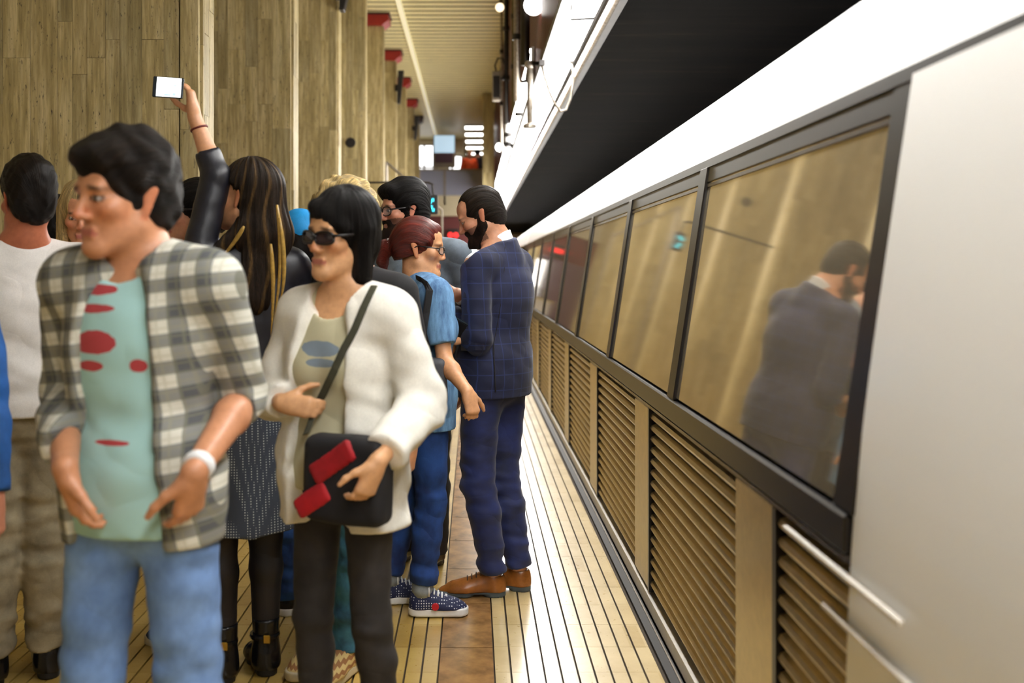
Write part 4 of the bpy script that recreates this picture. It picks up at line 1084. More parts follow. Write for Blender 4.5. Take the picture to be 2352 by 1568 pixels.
def m_zigzag(name):
    t = NT(name); mp = t.coord(); sp = t.n('ShaderNodeSeparateXYZ'); t.l(mp, 0, sp, 0)
    pp_ = t.math('MULTIPLY', t.math('PINGPONG', t.math('ADD', (sp, 0), 3.0), 0.008), 1.0)
    fr = t.math('FRACT', t.math('MULTIPLY', t.math('ADD', (sp, 2), pp_), 40.0))
    return t.out(t.mix(t.math('LESS_THAN', fr, 0.5), srgb(206, 180, 120), srgb(150, 104, 62)), 0.8)
M['skin'] = m_skin()
H_ = lambda n, c, **k: m_hair(n, c, **k)
M['hair_black'] = H_('hair_black', (20, 17, 16)); M['hair_dark'] = H_('hair_dark', (30, 23, 18)); M['hair_brown'] = H_('hair_brown', (40, 31, 24), rough=0.45)
M['hair_red'] = H_('hair_red', (112, 34, 20), rough=0.36, spec=0.35); M['hair_blond'] = H_('hair_blond', (214, 186, 128), rough=0.4); M['hair_streak'] = H_('hair_streak', (42, 31, 22))
M['hair_gold'] = m_plain('hair_gold', srgb(166, 132, 62), 0.4, var=0.3, vscale=80)
M['beard'] = H_('beard', (40, 27, 20), rough=0.6, spec=0.1)
M['white_shirt'] = m_cloth('white_shirt', (240, 242, 248), 0.7, 0.04)
M['suit_trousers'] = m_cloth('suit_trousers', (26, 38, 88), 0.75, 0.28, (6, 6, 12), sheen=0.15)
M['brown_leather'] = m_plain('brown_leather', srgb(140, 84, 34), 0.28, var=0.42, vscale=16)
M['shoe_sole'] = m_plain('shoe_sole', srgb(74, 84, 90), 0.6)
M['lace_brown'] = m_plain('lace_brown', srgb(60, 40, 26), 0.7)
M['denim_blue'] = m_cloth('denim_blue', (44, 82, 142), 0.85, 0.4, (7, 7, 5), 420, 0.4, col2=(22, 44, 92))
M['denim_navy'] = m_cloth('denim_navy', (30, 66, 128), 0.85, 0.35, (7, 7, 5), 420, 0.4, col2=(16, 36, 84))
M['denim_light'] = m_cloth('denim_light', (108, 138, 184), 0.85, 0.35, (5, 5, 4), 420, 0.4, col2=(62, 88, 134))
M['denim_teal'] = m_cloth('denim_teal', (66, 124, 154), 0.85, 0.35, (6, 6, 6), 420, 0.4, col2=(30, 66, 92))
M['shirt_denim'] = m_cloth('shirt_denim', (104, 144, 182), 0.85, 0.3, (30, 30, 6), 420, 0.35, col2=(62, 96, 138))
M['canvas_dots'] = m_dots('canvas_dots', (26, 34, 72), (226, 228, 236))
M['white_rubber'] = m_plain('white_rubber', srgb(236, 236, 236), 0.45, var=0.05)
M['red_cloth'] = m_cloth('red_cloth', (178, 22, 34), 0.7, 0.2)
M['sock_grey'] = m_cloth('sock_grey', (150, 158, 164), 0.9)
M['grey_bag'] = m_cloth('grey_bag', (70, 72, 78), 0.6, 0.2)
M['grey_coat'] = m_cloth('grey_coat', (112, 124, 136), 0.8, 0.2)
M['cream_jacket'] = m_cloth('cream_jacket', (238, 234, 224), 0.75, 0.05, (12, 12, 6))
M['beige_tee'] = m_marks('beige_tee', (198, 192, 160), (128, 142, 156), [(-0.055, 1.228, 0.055, 0.022), (-0.05, 1.19, 0.045, 0.012)])
M['black_denim'] = m_cloth('black_denim', (44, 40, 40), 0.8, 0.3)
M['black_cloth'] = m_cloth('black_cloth', (26, 25, 28), 0.85, 0.25)
M['black_leather'] = m_plain('black_leather', srgb(22, 21, 23), 0.22, var=0.3, vscale=40, bump=0.3)
M['soft_leather'] = m_plain('soft_leather', srgb(26, 26, 34), 0.42, var=0.3, vscale=40, bump=0.3)
M['navy_sleeve'] = m_cloth('navy_sleeve', (26, 28, 44), 0.85, 0.2)
M['aqua_tee'] = m_marks('aqua_tee', (168, 210, 210), (178, 66, 72), [(-0.088, 1.404, 0.05, 0.012), (-0.088, 1.362, 0.05, 0.010), (-0.085, 1.288, 0.055, 0.026), (-0.095, 1.236, 0.032, 0.012), (0.02, 1.238, 0.02, 0.014), (-0.04, 1.07, 0.04, 0.006)])
M['white_tee'] = m_cloth('white_tee', (228, 222, 216), 0.8, 0.04)
M['tan_trousers'] = m_cloth('tan_trousers', (150, 138, 112), 0.85, 0.2)
M['blue_cap'] = m_cloth('blue_cap', (16, 138, 204), 0.7, 0.1)
M['navy_tee'] = m_cloth('navy_tee', (30, 38, 60), 0.85, 0.2)
M['royal_blue'] = m_cloth('royal_blue', (22, 82, 150), 0.8, 0.2)
M['bright_blue'] = m_cloth('bright_blue', (34, 60, 200), 0.8, 0.1)
M['strap_olive'] = m_cloth('strap_olive', (66, 66, 52), 0.8)
M['orange_cloth'] = m_cloth('orange_cloth', (236, 84, 30), 0.8, 0.1)
M['tights'] = m_cloth('tights', (34, 28, 28), 0.55, 0.3, fine=500, bump=0.1)
M['knit_dress'] = m_dots('knit_dress', (60, 68, 84), (196, 204, 206), 110)
M['zigzag'] = m_zigzag('zigzag_canvas')
M['beige_rubber'] = m_plain('beige_rubber', srgb(196, 184, 156), 0.6, var=0.1)
M['gold'] = m_plain('gold', srgb(206, 170, 80), 0.25, 0.9)
M['frame_black'] = m_plain('frame_black', srgb(22, 18, 18), 0.3)
def m_lens(name, col, alpha):
    t = NT(name); t.b.inputs['Base Color'].default_value = col; t.b.inputs['Roughness'].default_value = 0.03; t.b.inputs['Alpha'].default_value = alpha; return t.m
M['lens_clear'] = m_lens('lens_clear', (0.6, 0.65, 0.7, 1), 0.14); M['lens_dark'] = m_lens('lens_dark', (0.03, 0.015, 0.02, 1), 0.9)
M['phone_screen'] = m_emit('phone_screen', (0.93, 0.97, 1.0, 1), 3.0)
M['glass_black'] = m_plain('glass_black', srgb(34, 40, 46), 0.08)

from mathutils.bvhtree import BVHTree
def surf(o, x, y, lift=0.004, root=None):
    """point on the surface of o where the line of sight through pixel x, y meets it, lifted off along the surface normal"""
    me = o.data
    if 'bvh' not in SURF or SURF.get('of') is not o:
        co = np.zeros(len(me.vertices) * 3, np.float32); me.vertices.foreach_get('co', co); co = co.reshape(-1, 3)
        SURF['bvh'] = BVHTree.FromPolygons([Vector(c) for c in co.tolist()], [tuple(p.vertices) for p in me.polygons]); SURF['of'] = o
    off = Vector(o.parent.location) if o.parent else Vector((0, 0, 0))
    org = Vector((0, 0, EYE)) - off; d = Vector(px(x, y, 1.0)) - Vector((0, 0, EYE)); d.normalize()
    h = SURF['bvh'].ray_cast(org, d)
    if h[0] is None: return None
    n = h[1] if h[1].dot(d) < 0 else -h[1]
    return np.array(h[0] + n * lift)
SURF = {}
def on_surf(o, pts, lift=0.004):
    out = [surf(o, x, y, lift) for x, y in pts]
    return [p for p in out if p is not None]

# hair strand patterns in head coordinates
def st_back(x, y, z): return wob(np.arctan2(x, z + 0.06), y * 3, 0 * z, (34, 9, 1), 2.0) * 0.7 + 0.3 * wob(np.arctan2(x, z + 0.06), y, z, (80, 30, 30), 5.0)
def st_down(x, y, z): return wob(np.arctan2(x, y), z * 1.5, 0 * z, (22, 9, 1), 1.0) * 0.7 + 0.3 * wob(np.arctan2(x, y), z, 0 * z, (60, 14, 1), 4.0)
def st_crop(x, y, z): return wob(x, y, z, (90, 70, 60), 1.0) * 0.6 + 0.4 * wob(x, y, z, (180, 150, 120), 3.0)
def st_curl(x, y, z): return wob(x, y, z, (75, 75, 75), 2.0)

# ------------------------------------------------------------------ 1 man in the navy suit
A = Person('suit', 0.07, 4.46, 1.83, (-0.8, 0.6), 'man in a navy checked suit and brown shoes, head bowed, standing by the train', chest=(-0.78, 0.62), head=px(1102, 497, 4.45), head_face=(-1, 0.06), pitch=26,
           lean=(0.055, 0.01), fine=0.0040, res=0.0075, build=1.0, skin=(204, 148, 116), brows=(54, 38, 28), beardcol=(58, 40, 30), hs=0.93,
           legs={'ankleL': (0.088, 4.42, 0.087), 'ankleR': (0.205, 4.50, 0.087), 'footL': (-1, -0.02, 0), 'footR': (-0.92, 0.25, 0), 'kneeL': (0.02, 4.40, 0.51), 'kneeR': (0.135, 4.52, 0.51)},
           arms={'elL': px(1096, 778, 4.28), 'wrL': px(1030, 712, 4.42), 'hdL': (-0.9, 0.2, 0.2), 'pnL': (0, 0.5, 0.8), 'curlL': 0.5,
                 'elR': (0.12, 4.72, 1.20), 'wrR': px(1050, 676, 4.60), 'hdR': (-0.9, -0.15, -0.1), 'pnR': (-0.2, -0.9, 0.1), 'curlR': 0.9, 'shR': (0.205, 4.60, 1.455)})
A.make_body()
A.top(M['white_shirt'], infl=0.0, sleeve=0.98, hem=1.15, name='shirt', collar=0.100, collar_r=0.067, collar_tilt=0.30, wr=0.001, cuff_r=0.036, sl_r=0.045)
suit_m = m_suit(math.atan2(0.62, -0.78))
jk = A.top(suit_m, infl=0.020, sleeve=0.95, hem=0.862, collar=0.058, collar_r=0.082, collar_tilt=0.55, name='jacket', wr=0.0075, sl_r=0.060, cuff_r=0.047, flare=0.012, vfreq=(13, 13, 16), shoulder=0.004)
A.trousers(M['suit_trousers'], thigh=0.094, knee=0.070, hem=0.060, hem_z=0.105, wr=0.0085, seed=2.4)
for sd in 'LR': A.shoe(sd, 'dress', M['brown_leather'], M['shoe_sole'], M['lace_brown'], L=0.305)
f = A.hair_field(); A.skull_hair(f, 0.012, front=0.082, nape=-0.075, top=0.002)
for g in (1, -1): A.hell(f, (g*0.058, -0.085, 0.085), (0.036, 0.05, 0.05), 0.015, 's')
A.finish_hair(f, M['hair_brown'], st_back, amp=0.0032)
A.beard(M['beard'], 0.010, 0.020)
# jacket details
flap = on_surf(jk, [(1060, 789), (1075, 786), (1092, 785), (1108, 787), (1116, 789)], 0.004); flap2 = on_surf(jk, [(1060, 806), (1075, 804), (1092, 803), (1108, 803), (1115, 802)], 0.005)
if len(flap) == len(flap2) and len(flap) > 2:
    n = len(flap); inn = [p + V3(0, 0.012, 0) for p in flap + flap2]
    MB().add(flap + flap2 + inn, [(i, i+1, n+i+1, n+i) for i in range(n-1)] + [(2*n+i, 3*n+i, 3*n+i+1, 2*n+i+1) for i in range(n-1)] + [(n+i, n+i+1, 3*n+i+1, 3*n+i) for i in range(n-1)]).build('pocket_flap', suit_m, jk)
v = on_surf(jk, [(1133, 790), (1134, 820), (1136, 850), (1137, 880), (1138, 900)], 0.002)
if len(v) > 2: MB().tube(v, 0.0032, 6).build('vent_seam', M['black_cloth'], jk)
v = on_surf(jk, [(1160, 560), (1158, 620), (1150, 700), (1140, 760), (1133, 790)], 0.0005)
if len(v) > 2: MB().tube(v, 0.0016, 6).build('back_seam', M['black_cloth'], jk)

# ------------------------------------------------------------------ 2 woman with the red ponytail
B_ = Person('redhead', -0.215, 4.21, 1.68, (0.94, 0.34), 'red-haired woman with ponytail, glasses, denim-blue shirt and jeans, facing the suited man', chest=(0.90, 0.42), head=px(966, 571, 4.20), head_face=(1, -0.10), pitch=6,
            female=True, fine=0.0040, res=0.0075, skin=(222, 166, 122), lips=(186, 100, 88), brows=(110, 60, 38), hs=0.97,
            legs={'ankleR': (-0.212, 4.17, 0.085), 'ankleL': (-0.36, 4.32, 0.085), 'footR': (1, 0.0, 0), 'footL': (1, 0.2, 0)},
            arms={'elR': px(1022, 830, 3.99), 'wrR': px(1074, 900, 3.88), 'hdR': (0.25, -0.15, -0.9), 'pnR': (-0.5, 0.75, -0.2), 'curlR': 1.05,
                  'elL': (-0.12, 4.42, 1.09), 'wrL': px(1036, 782, 4.30), 'hdL': (0.85, 0.0, 0.15), 'pnL': (0.1, -0.3, 0.9), 'curlL': 0.35})
B_.make_body()
sh = B_.top(M['shirt_denim'], infl=0.016, sleeve=0.40, hem=0.83, neck_r=0.088, neck_drop=0.035, name='shirt', wr=0.006, sl_r=0.058, flare=0.01, vfreq=(14, 14, 20))
B_.trousers(M['denim_navy'], thigh=0.092, knee=0.066, hem=0.056, hem_z=0.135, wr=0.006, cuff=0.045, seed=3.3)
for sd in 'LR':
    B_.shoe(sd, 'sneaker', M['canvas_dots'], M['white_rubber'], M['white_rubber'], L=0.245)
    MB().lathe(tuple(B_.J['ankle'+sd] - B_.base - V3(0, 0, 0.0)), [(0.045, 0.0), (0.046, 0.03), (0.043, 0.07)], 16).build('sock', M['sock_grey'], B_.root, smooth=True)
c = B_.J['ankleR'] - B_.base + V3(0.055, -0.048, -0.035)
MB().lathe(tuple(c), [(0.014, -0.006), (0.016, 0.002), (0.008, 0.006)], 12, 1).build('shoe_badge', M['red_cloth'], B_.root)
f = B_.hair_field(0.22); B_.skull_hair(f, 0.014, front=0.062, nape=-0.045, top=0.006)
B_.hell(f, (0, 0.10, 0.02), (0.045, 0.045, 0.05), 0.03)
B_.hcone(f, (0, 0.132, 0.012), (0.0, 0.160, -0.005), 0.018, 0.026, 0.01)
B_.hcone(f, (0, 0.160, -0.005), (0, 0.168, -0.075), 0.030, 0.026, 0.02); B_.hcone(f, (0, 0.168, -0.075), (0, 0.150, -0.125), 0.026, 0.010, 0.015)
B_.hcone(f, (0.02, -0.062, 0.098), (-0.068, -0.036, 0.035), 0.018, 0.008, 0.03)      # swept fringe
B_.finish_hair(f, M['hair_red'], st_back, amp=0.0030)
c = B_.hp(0, 0.140, 0.008) - B_.base; ax = B_.Rh.T @ V3(0, 1, -0.3)
MB().tube([c - ax*0.008, c + ax*0.008], 0.026, 14).build('hair_tie', M['white_rubber'], B_.root, smooth=True)
B_.glasses(M['frame_black'], M['lens_clear'], 0.026, 0.017, 0.0022)

# ------------------------------------------------------------------ 3 bearded man with glasses
C_ = Person('beard', -0.27, 4.92, 1.88, (-0.35, -0.93), 'bearded black-haired man with glasses and a grey jacket behind the redhead', head=px(926, 484, 4.86), head_face=(-0.88, -0.48), pitch=4, roll=0,
            fine=0.0042, res=0.010, skin=(206, 146, 118), lips=(150, 84, 80), brows=(28, 20, 18), beardcol=(44, 32, 26), hs=1.02)
C_.make_body()
C_.top(M['grey_coat'], infl=0.03, sleeve=0.97, hem=0.82, name='jacket', wr=0.008, sl_r=0.066, cuff_r=0.05, neck_drop=0.01)
C_.trousers(M['black_denim'])
for sd in 'LR': C_.shoe(sd, 'dress', M['black_leather'], M['black_rubber'])
f = C_.hair_field(); C_.skull_hair(f, 0.020, front=0.068, nape=-0.07, top=0.022, sides=0.002)
C_.hell(f, (0, -0.075, 0.098), (0.066, 0.045, 0.036), 0.03)
C_.finish_hair(f, M['hair_black'], st_back, amp=0.0045)
C_.beard(M['beard'], 0.012, 0.02); C_.glasses(M['frame_black'], M['lens_clear'], 0.029, 0.021, 0.0030)

# ------------------------------------------------------------------ 4 woman in the cream jacket
D_ = Person('cream', -0.372, 2.86, 1.64, (-0.45, -0.89), 'woman in an open cream jacket with black bob, dark glasses and black jeans, walking past', head=px(782, 542, 2.86), head_face=(-0.60, -0.80), pitch=4, roll=-4,
            female=True, fine=0.0046, res=0.009, skin=(214, 164, 120), brows=(40, 28, 24), hs=1.0, legs={'ankleL': (-0.255, 2.84, 0.087), 'ankleR': (-0.455, 2.88, 0.087)},
            arms={'elL': px(972, 930, 2.76), 'wrL': px(866, 1062, 2.52), 'hdL': (-0.38, -0.12, -0.92), 'pnL': (-0.6, 0.7, 0.1), 'curlL': 0.75,
                  'elR': (-0.585, 2.92, 1.075), 'wrR': px(648, 925, 2.72), 'hdR': (0.90, -0.2, -0.12), 'pnR': (0.1, 0.9, -0.2), 'curlR': 0.8})
D_.make_body()
tee = D_.top(M['beige_tee'], infl=0.010, sleeve=0.35, hem=0.90, name='shirt', wr=0.005, neck_drop=0.05, neck_r=0.09, sl_r=0.05)
cj = D_.top(M['cream_jacket'], infl=0.034, sleeve=0.93, hem=0.79, name='jacket', wr=0.017, sl_r=0.070, cuff_r=0.055, open_front=(0.105, 0.75, 1.0), neck_r=0.10, neck_drop=0.03, flare=0.02, vfreq=(12, 12, 14), seed=6.0)
D_.trousers(M['black_denim'], thigh=0.080, knee=0.060, hem=0.047, wr=0.005, seed=5.0)
for sd in 'LR': D_.shoe(sd, 'boot', M['black_leather'], M['black_rubber'])
f = D_.hair_field(0.19, 0.06); D_.skull_hair(f, 0.018, front=0.060, nape=-0.16, top=0.008, sides=0.004)
for g in (1, -1): D_.hcone(f, (g*0.078, 0.02, 0.02), (g*0.070, 0.015, -0.115), 0.030, 0.034, 0.03)
D_.hcone(f, (0, 0.085, 0.0), (0, 0.075, -0.115), 0.05, 0.045, 0.03)
D_.hcone(f, (-0.02, -0.082, 0.088), (0.066, -0.052, 0.03), 0.024, 0.018, 0.02)
D_.finish_hair(f, M['hair_black'], st_down, amp=0.004)
D_.glasses(M['frame_black'], M['lens_dark'], 0.030, 0.018, 0.0032)

# ------------------------------------------------------------------ 5 man in the plaid shirt
E_ = Person('plaid', -0.750, 2.29, 1.765, (-0.24, -0.97), 'man in an open plaid shirt over an aqua T-shirt, light jeans, hands in pockets', head=px(284, 454, 2.27), head_face=(-0.60, -0.80), pitch=6, roll=-3,
            fine=0.0048, res=0.009, build=0.97, skin=(198, 140, 104), brows=(34, 24, 18), hs=1.02, lean=(-0.02, 0), legs={'ankleL': (-0.615, 2.34, 0.087), 'ankleR': (-0.885, 2.26, 0.087)},
            arms={'elL': px(560, 912, 2.36), 'wrL': px(446, 1085, 2.07), 'hdL': (-0.22, 0.30, -0.92), 'pnL': (-0.7, 0.6, 0.2), 'curlL': 0.5,
                  'elR': px(150, 905, 2.42), 'wrR': px(150, 1075, 2.09), 'hdR': (0.12, 0.26, -0.95), 'pnR': (0.8, 0.5, 0.1), 'curlR': 0.5})
E_.make_body()
E_.top(M['aqua_tee'], infl=0.008, sleeve=0.30, hem=0.865, name='tee_shirt', wr=0.009, neck_drop=0.035, neck_r=0.085, sl_r=0.036, vfreq=(10, 10, 22), seed=3.0)
E_.top(m_plaid(0.24), infl=0.028, sleeves={'L': 0.62, 'R': 0.9}, hem=0.84, name='plaid_shirt', wr=0.009, sl_r=0.060, cuff_r=0.056, open_front=(0.135, 0.55, 1.0), neck_r=0.082, neck_drop=0.0, flare=0.0, vfreq=(11, 11, 16), seed=8.0)
E_.trousers(M['denim_light'], thigh=0.092, knee=0.072, hem=0.064, wr=0.008, seed=6.0, top=0.955)
for sd in 'LR': E_.shoe(sd, 'sneaker', M['black_leather'], M['white_rubber'], M['white_rubber'])
f = E_.hair_field(0.19); E_.skull_hair(f, 0.017, front=0.056, nape=-0.075, top=0.020, sides=0.0)
E_.hell(f, (0.0, -0.070, 0.094), (0.062, 0.045, 0.036), 0.03)
E_.finish_hair(f, M['hair_dark'], st_curl, amp=0.006)
c = lerp(E_.J['elL'], E_.J['wrL'], 0.93) - E_.base; ax = unit(E_.J['wrL'] - E_.J['elL'])
MB().tube([c - ax*0.012, c + ax*0.012], 0.034, 16).build('wristband', M['white_rubber'], E_.root, smooth=True)

# ------------------------------------------------------------------ 6 man in the white T-shirt, seen from behind
F_ = Person('white', -1.60, 3.52, 1.82, (-0.45, 0.89), 'man in a white T-shirt and baggy tan trousers seen from behind at the left edge', head=px(62, 460, 3.50), head_face=(-0.70, 0.72), pitch=2, fine=0.005, res=0.009, skin=(176, 104, 74), hs=1.0)
F_.make_body()
F_.top(M['white_tee'], infl=0.020, sleeve=0.42, hem=0.915, name='tee_shirt', wr=0.015, neck_r=0.095, neck_drop=0.045, sl_r=0.062, vfreq=(9, 9, 26), seed=1.5)
F_.trousers(M['tan_trousers'], thigh=0.108, knee=0.088, hem=0.072, wr=0.013, hem_z=0.10, seed=7.0)
for sd in 'LR': F_.shoe(sd, 'boot', M['black_leather'], M['black_rubber'])
f = F_.hair_field(0.17); F_.skull_hair(f, 0.013, front=0.07, nape=-0.085, top=0.022, sides=0.0)
F_.finish_hair(f, M['hair_dark'], st_crop, amp=0.005)

# ------------------------------------------------------------------ 7 blonde woman half hidden
G_ = Person('blonde', -1.56, 3.98, 1.72, (-0.2, -0.97), 'blonde woman half hidden behind the man in the plaid shirt', head=px(192, 492, 3.95), head_face=(0.25, -0.97), pitch=16, female=True, fine=0.005, res=0.011, skin=(206, 146, 110), hs=1.0)
G_.make_body(); G_.top(M['black_cloth'], infl=0.02, sleeve=0.97, hem=0.8); G_.trousers(M['black_denim'], res=0.011)
for sd in 'LR': G_.shoe(sd, 'dress', M['black_leather'], M['black_rubber'])
f = G_.hair_field(0.19, 0.1); G_.skull_hair(f, 0.016, front=0.06, nape=-0.2, top=0.004)
for g in (1, -1): G_.hcone(f, (g*0.074, -0.01, 0.03), (g*0.085, 0.0, -0.19), 0.026, 0.032, 0.03)
G_.hcone(f, (0, 0.08, 0.0), (0, 0.075, -0.18), 0.06, 0.06, 0.03)
G_.finish_hair(f, M['hair_blond'], st_down, amp=0.004)

# ------------------------------------------------------------------ 8 dark-haired woman with a bun
Hh = Person('bun', -1.06, 3.85, 1.73, (-0.8, 0.6), 'woman with tied-back black hair and glasses between the plaid man and the raised arm', head=px(448, 490, 3.82), head_face=(-0.98, -0.12), pitch=0, female=True, fine=0.005, res=0.011, skin=(200, 144, 112), hs=1.0)
Hh.make_body(); Hh.top(M['black_cloth'], infl=0.02, sleeve=0.97, hem=0.8); Hh.trousers(M['denim_navy'], res=0.011)
for sd in 'LR': Hh.shoe(sd, 'sneaker', M['navy_tee'], M['beige_rubber'])
f = Hh.hair_field(0.24); Hh.skull_hair(f, 0.014, front=0.075, nape=-0.06, top=0.004)
Hh.hell(f, (0, 0.125, 0.0), (0.055, 0.055, 0.055), 0.03)
Hh.finish_hair(f, M['hair_black'], st_back, amp=0.003)
Hh.glasses(M['frame_black'], M['lens_clear'], 0.028, 0.020, 0.003)

# ------------------------------------------------------------------ 9 long-haired woman with the raised phone
I_ = Person('phone', -0.815, 3.55, 1.81, (-0.45, 0.89), 'woman with long streaked hair, black leather jacket and patterned dress, raising a phone', head=px(566, 452, 3.54), head_face=(-0.94, 0.34), pitch=-6, female=True, fine=0.0046, res=0.009, skin=(206, 152, 112), hs=1.0, stance=0.075,
            arms={'elL': px(498, 405, 3.50), 'wrL': px(447, 268, 3.50), 'hdL': (-0.16, 0.0, 0.98), 'pnL': (-0.98, -0.1, -0.1), 'curlL': 0.62, 'thL': (-0.95, -0.05, 0.35)})
I_.make_body()
dress = I_.skirt(M['knit_dress'], 1.02, 0.52, 0.165, 0.20, 'dress')
lj = I_.top(M['soft_leather'], infl=0.022, sleeves={'L': 0.74, 'R': 0.97}, hem=0.92, name='jacket', wr=0.008, sl_r=0.052, cuff_r=0.044, vfreq=(16, 16, 24))
I_.trousers(M['tights'], thigh=0.086, knee=0.058, hem=0.044, wr=0.0008, hem_z=0.12, name='tights')
for sd in 'LR':
    b_ = I_.shoe(sd, 'boot', M['black_leather'], M['black_rubber'])
    c = I_.J['ankle'+sd] - I_.base; MB().lathe((c[0], c[1] - 0.01, 0.14), [(0.052, -0.008), (0.054, 0), (0.052, 0.008)], 18).build('boot_strap', M['black_leather'], b_)
    MB().box(c[0]+0.005, c[0]+0.03, c[1]-0.068, c[1]-0.058, 0.125, 0.155).build('buckle', M['gold'], b_, bevel=0.003)
f = I_.hair_field(0.24, 0.42); I_.skull_hair(f, 0.016, front=0.062, nape=-0.4, top=0.006)
for g in (1, -1): I_.hell(f, (g*0.09, -0.04, -0.02), (0.04, 0.055, 0.07), 0.012, 's')
f.cone(I_.hp(0, 0.07, 0.02), I_.hp(0.0, 0.10, -0.13), 0.070, 0.085, 0.04)
f.cone(I_.hp(0, 0.10, -0.13), I_.hc + V3(0.05, -0.11, -0.36), 0.085, 0.055, 0.04, flat=(V3(-0.45, 0.89, 0), 0.75))
f.cone(I_.hp(0.05, 0.06, -0.10), I_.hc + V3(-0.12, -0.10, -0.23), 0.04, 0.020, 0.03)
def streak(q, c):
    m = np.clip((np.sin(np.arctan2(q[:, 0], q[:, 1]) * 17 + 1.2 * np.sin(q[:, 2] * 20)) - 0.72) * 5, 0, 1)[:, None]
    return c * (1 - m) + m * np.array([3.6, 3.4, 2.0])
I_.finish_hair(f, M['hair_streak'], st_down, amp=0.006, colfn=streak)
for q, (x0, y0_, x1, y1_, x2, y2_) in enumerate(((636, 470, 655, 600, 628, 740), (642, 500, 664, 640, 640, 700), (560, 520, 540, 560, 500, 600), (622, 560, 632, 660, 622, 770))):
    Yq = 3.36
    pts = [px(*((1-t)**2*np.array((x0, y0_)) + 2*t*(1-t)*np.array((x1, y1_)) + t*t*np.array((x2, y2_))), Yq + 0.05*t) - I_.base for t in np.linspace(0, 1, 9)]
    MB().tube(pts, [0.004, 0.007, 0.008, 0.008, 0.007, 0.006, 0.005, 0.003, 0.001], 6).build('hair_lock', M['hair_gold'], I_.root, smooth=True)
c = lerp(I_.J['elL'], I_.J['wrL'], 0.80) - I_.base; ax = unit(I_.J['wrL'] - I_.J['elL'])
MB().tube([c - ax*0.003, c + ax*0.003], 0.032, 16).build('bracelet', M['maroon'], I_.root, smooth=True)
# the phone
pc = px(386, 201, 3.44)
P_ = empty('smartphone', tuple(pc), 'smartphone with a glowing white screen held up in the raised hand', 'phone')
P_.rotation_euler = (0, math.radians(4), 0)
MB().box(-0.053, 0.053, -0.004, 0.005, -0.036, 0.036).build('case', M['glass_black'], P_, bevel=0.003)
MB().box(-0.038, 0.046, -0.0052, -0.004, -0.032, 0.033).build('screen', M['phone_screen'], P_)
for q, (a, b, c, d) in enumerate(((-0.012, 0.012, -0.030, -0.022), (0.018, 0.03, -0.029, -0.018), (0.02, 0.032, 0.004, 0.010))): MB().box(a, b, -0.0056, -0.0052, c, d).build('screen_shape', M['screen_blue'], P_)

# ------------------------------------------------------------------ 10 boy with the blue cap
K_ = Person('cap', -0.715, 4.22, 1.67, (-0.25, 0.97), 'person in a bright blue cap and dark T-shirt seen from behind', head=px(688, 560, 4.20), head_face=(-0.45, 0.89), pitch=6, fine=0.005, res=0.010, skin=(196, 132, 96), hs=0.98, stance=0.07)
K_.make_body(); kt = K_.top(M['navy_tee'], infl=0.022, sleeve=0.45, hem=0.85, name='tee_shirt', neck_r=0.08, neck_drop=0.01); K_.trousers(M['denim_blue'], hem=0.066, knee=0.078, wr=0.010, seed=9.0)
for sd in 'LR': K_.shoe(sd, 'sneaker', M['black_leather'], M['white_rubber'], M['white_rubber'])
f = K_.hair_field(); K_.skull_hair(f, 0.008, front=0.06, nape=-0.075); K_.finish_hair(f, M['hair_dark'], st_crop, amp=0.003)
f = K_.hair_field(0.22); K_.hell(f, (0, 0.022, 0.05), (0.090, 0.112, 0.100), 0.02); f.cut(K_.hp(0, 0.06, 0.008), K_.Rh.T @ unit(V3(0, -0.15, -1)))
f.rough(lambda x, y, z: 0.003 * wob(x, y, z, (40, 40, 40), 2)); capo = link('cap', f.mesh('cap', K_.base), M['blue_cap'], K_.root)
f = K_.hair_field(0.26); K_.hell(f, (0, -0.12, 0.018), (0.078, 0.075, 0.02), 0.01); K_.hell(f, (0, -0.12, 0.004), (0.085, 0.085, 0.02), 0.008, 's'); link('cap_brim', f.mesh('cap_brim', K_.base), M['navy_tee'], capo)
pt = on_surf(kt, [(664, 596), (676, 598), (688, 618), (668, 614)], 0.004)
if len(pt) == 4:
    q = [p + V3(0, 0.012, 0) for p in pt]; MB().add(pt + q, [(0, 1, 2, 3), (7, 6, 5, 4), (0, 4, 5, 1), (1, 5, 6, 2), (2, 6, 7, 3), (3, 7, 4, 0)]).build('white_patch', M['white_tee'], kt)

# ------------------------------------------------------------------ 11 person with curly blond hair
L_ = Person('curly', -0.43, 3.62, 1.70, (-0.35, -0.93), 'person with curly blond hair, teal jeans and zigzag shoes, hidden behind the woman in cream', head=px(786, 522, 3.60), head_face=(-0.5, -0.86), pitch=4, fine=0.005, res=0.011, hs=1.0, stance=0.06,
            legs={'ankleL': (-0.455, 3.57, 0.087), 'ankleR': (-0.56, 3.68, 0.087)})
L_.make_body(); L_.top(M['black_cloth'], infl=0.018, sleeve=0.97, hem=0.86); L_.trousers(M['denim_teal'], hem=0.062, knee=0.072, wr=0.010, hem_z=0.09, seed=4.4)
for sd in 'LR': L_.shoe(sd, 'sneaker', M['zigzag'], M['beige_rubber'])
f = L_.hair_field(0.20); L_.skull_hair(f, 0.030, front=0.06, nape=-0.09, top=0.03, sides=0.012); L_.finish_hair(f, M['hair_blond'], st_curl, amp=0.010)

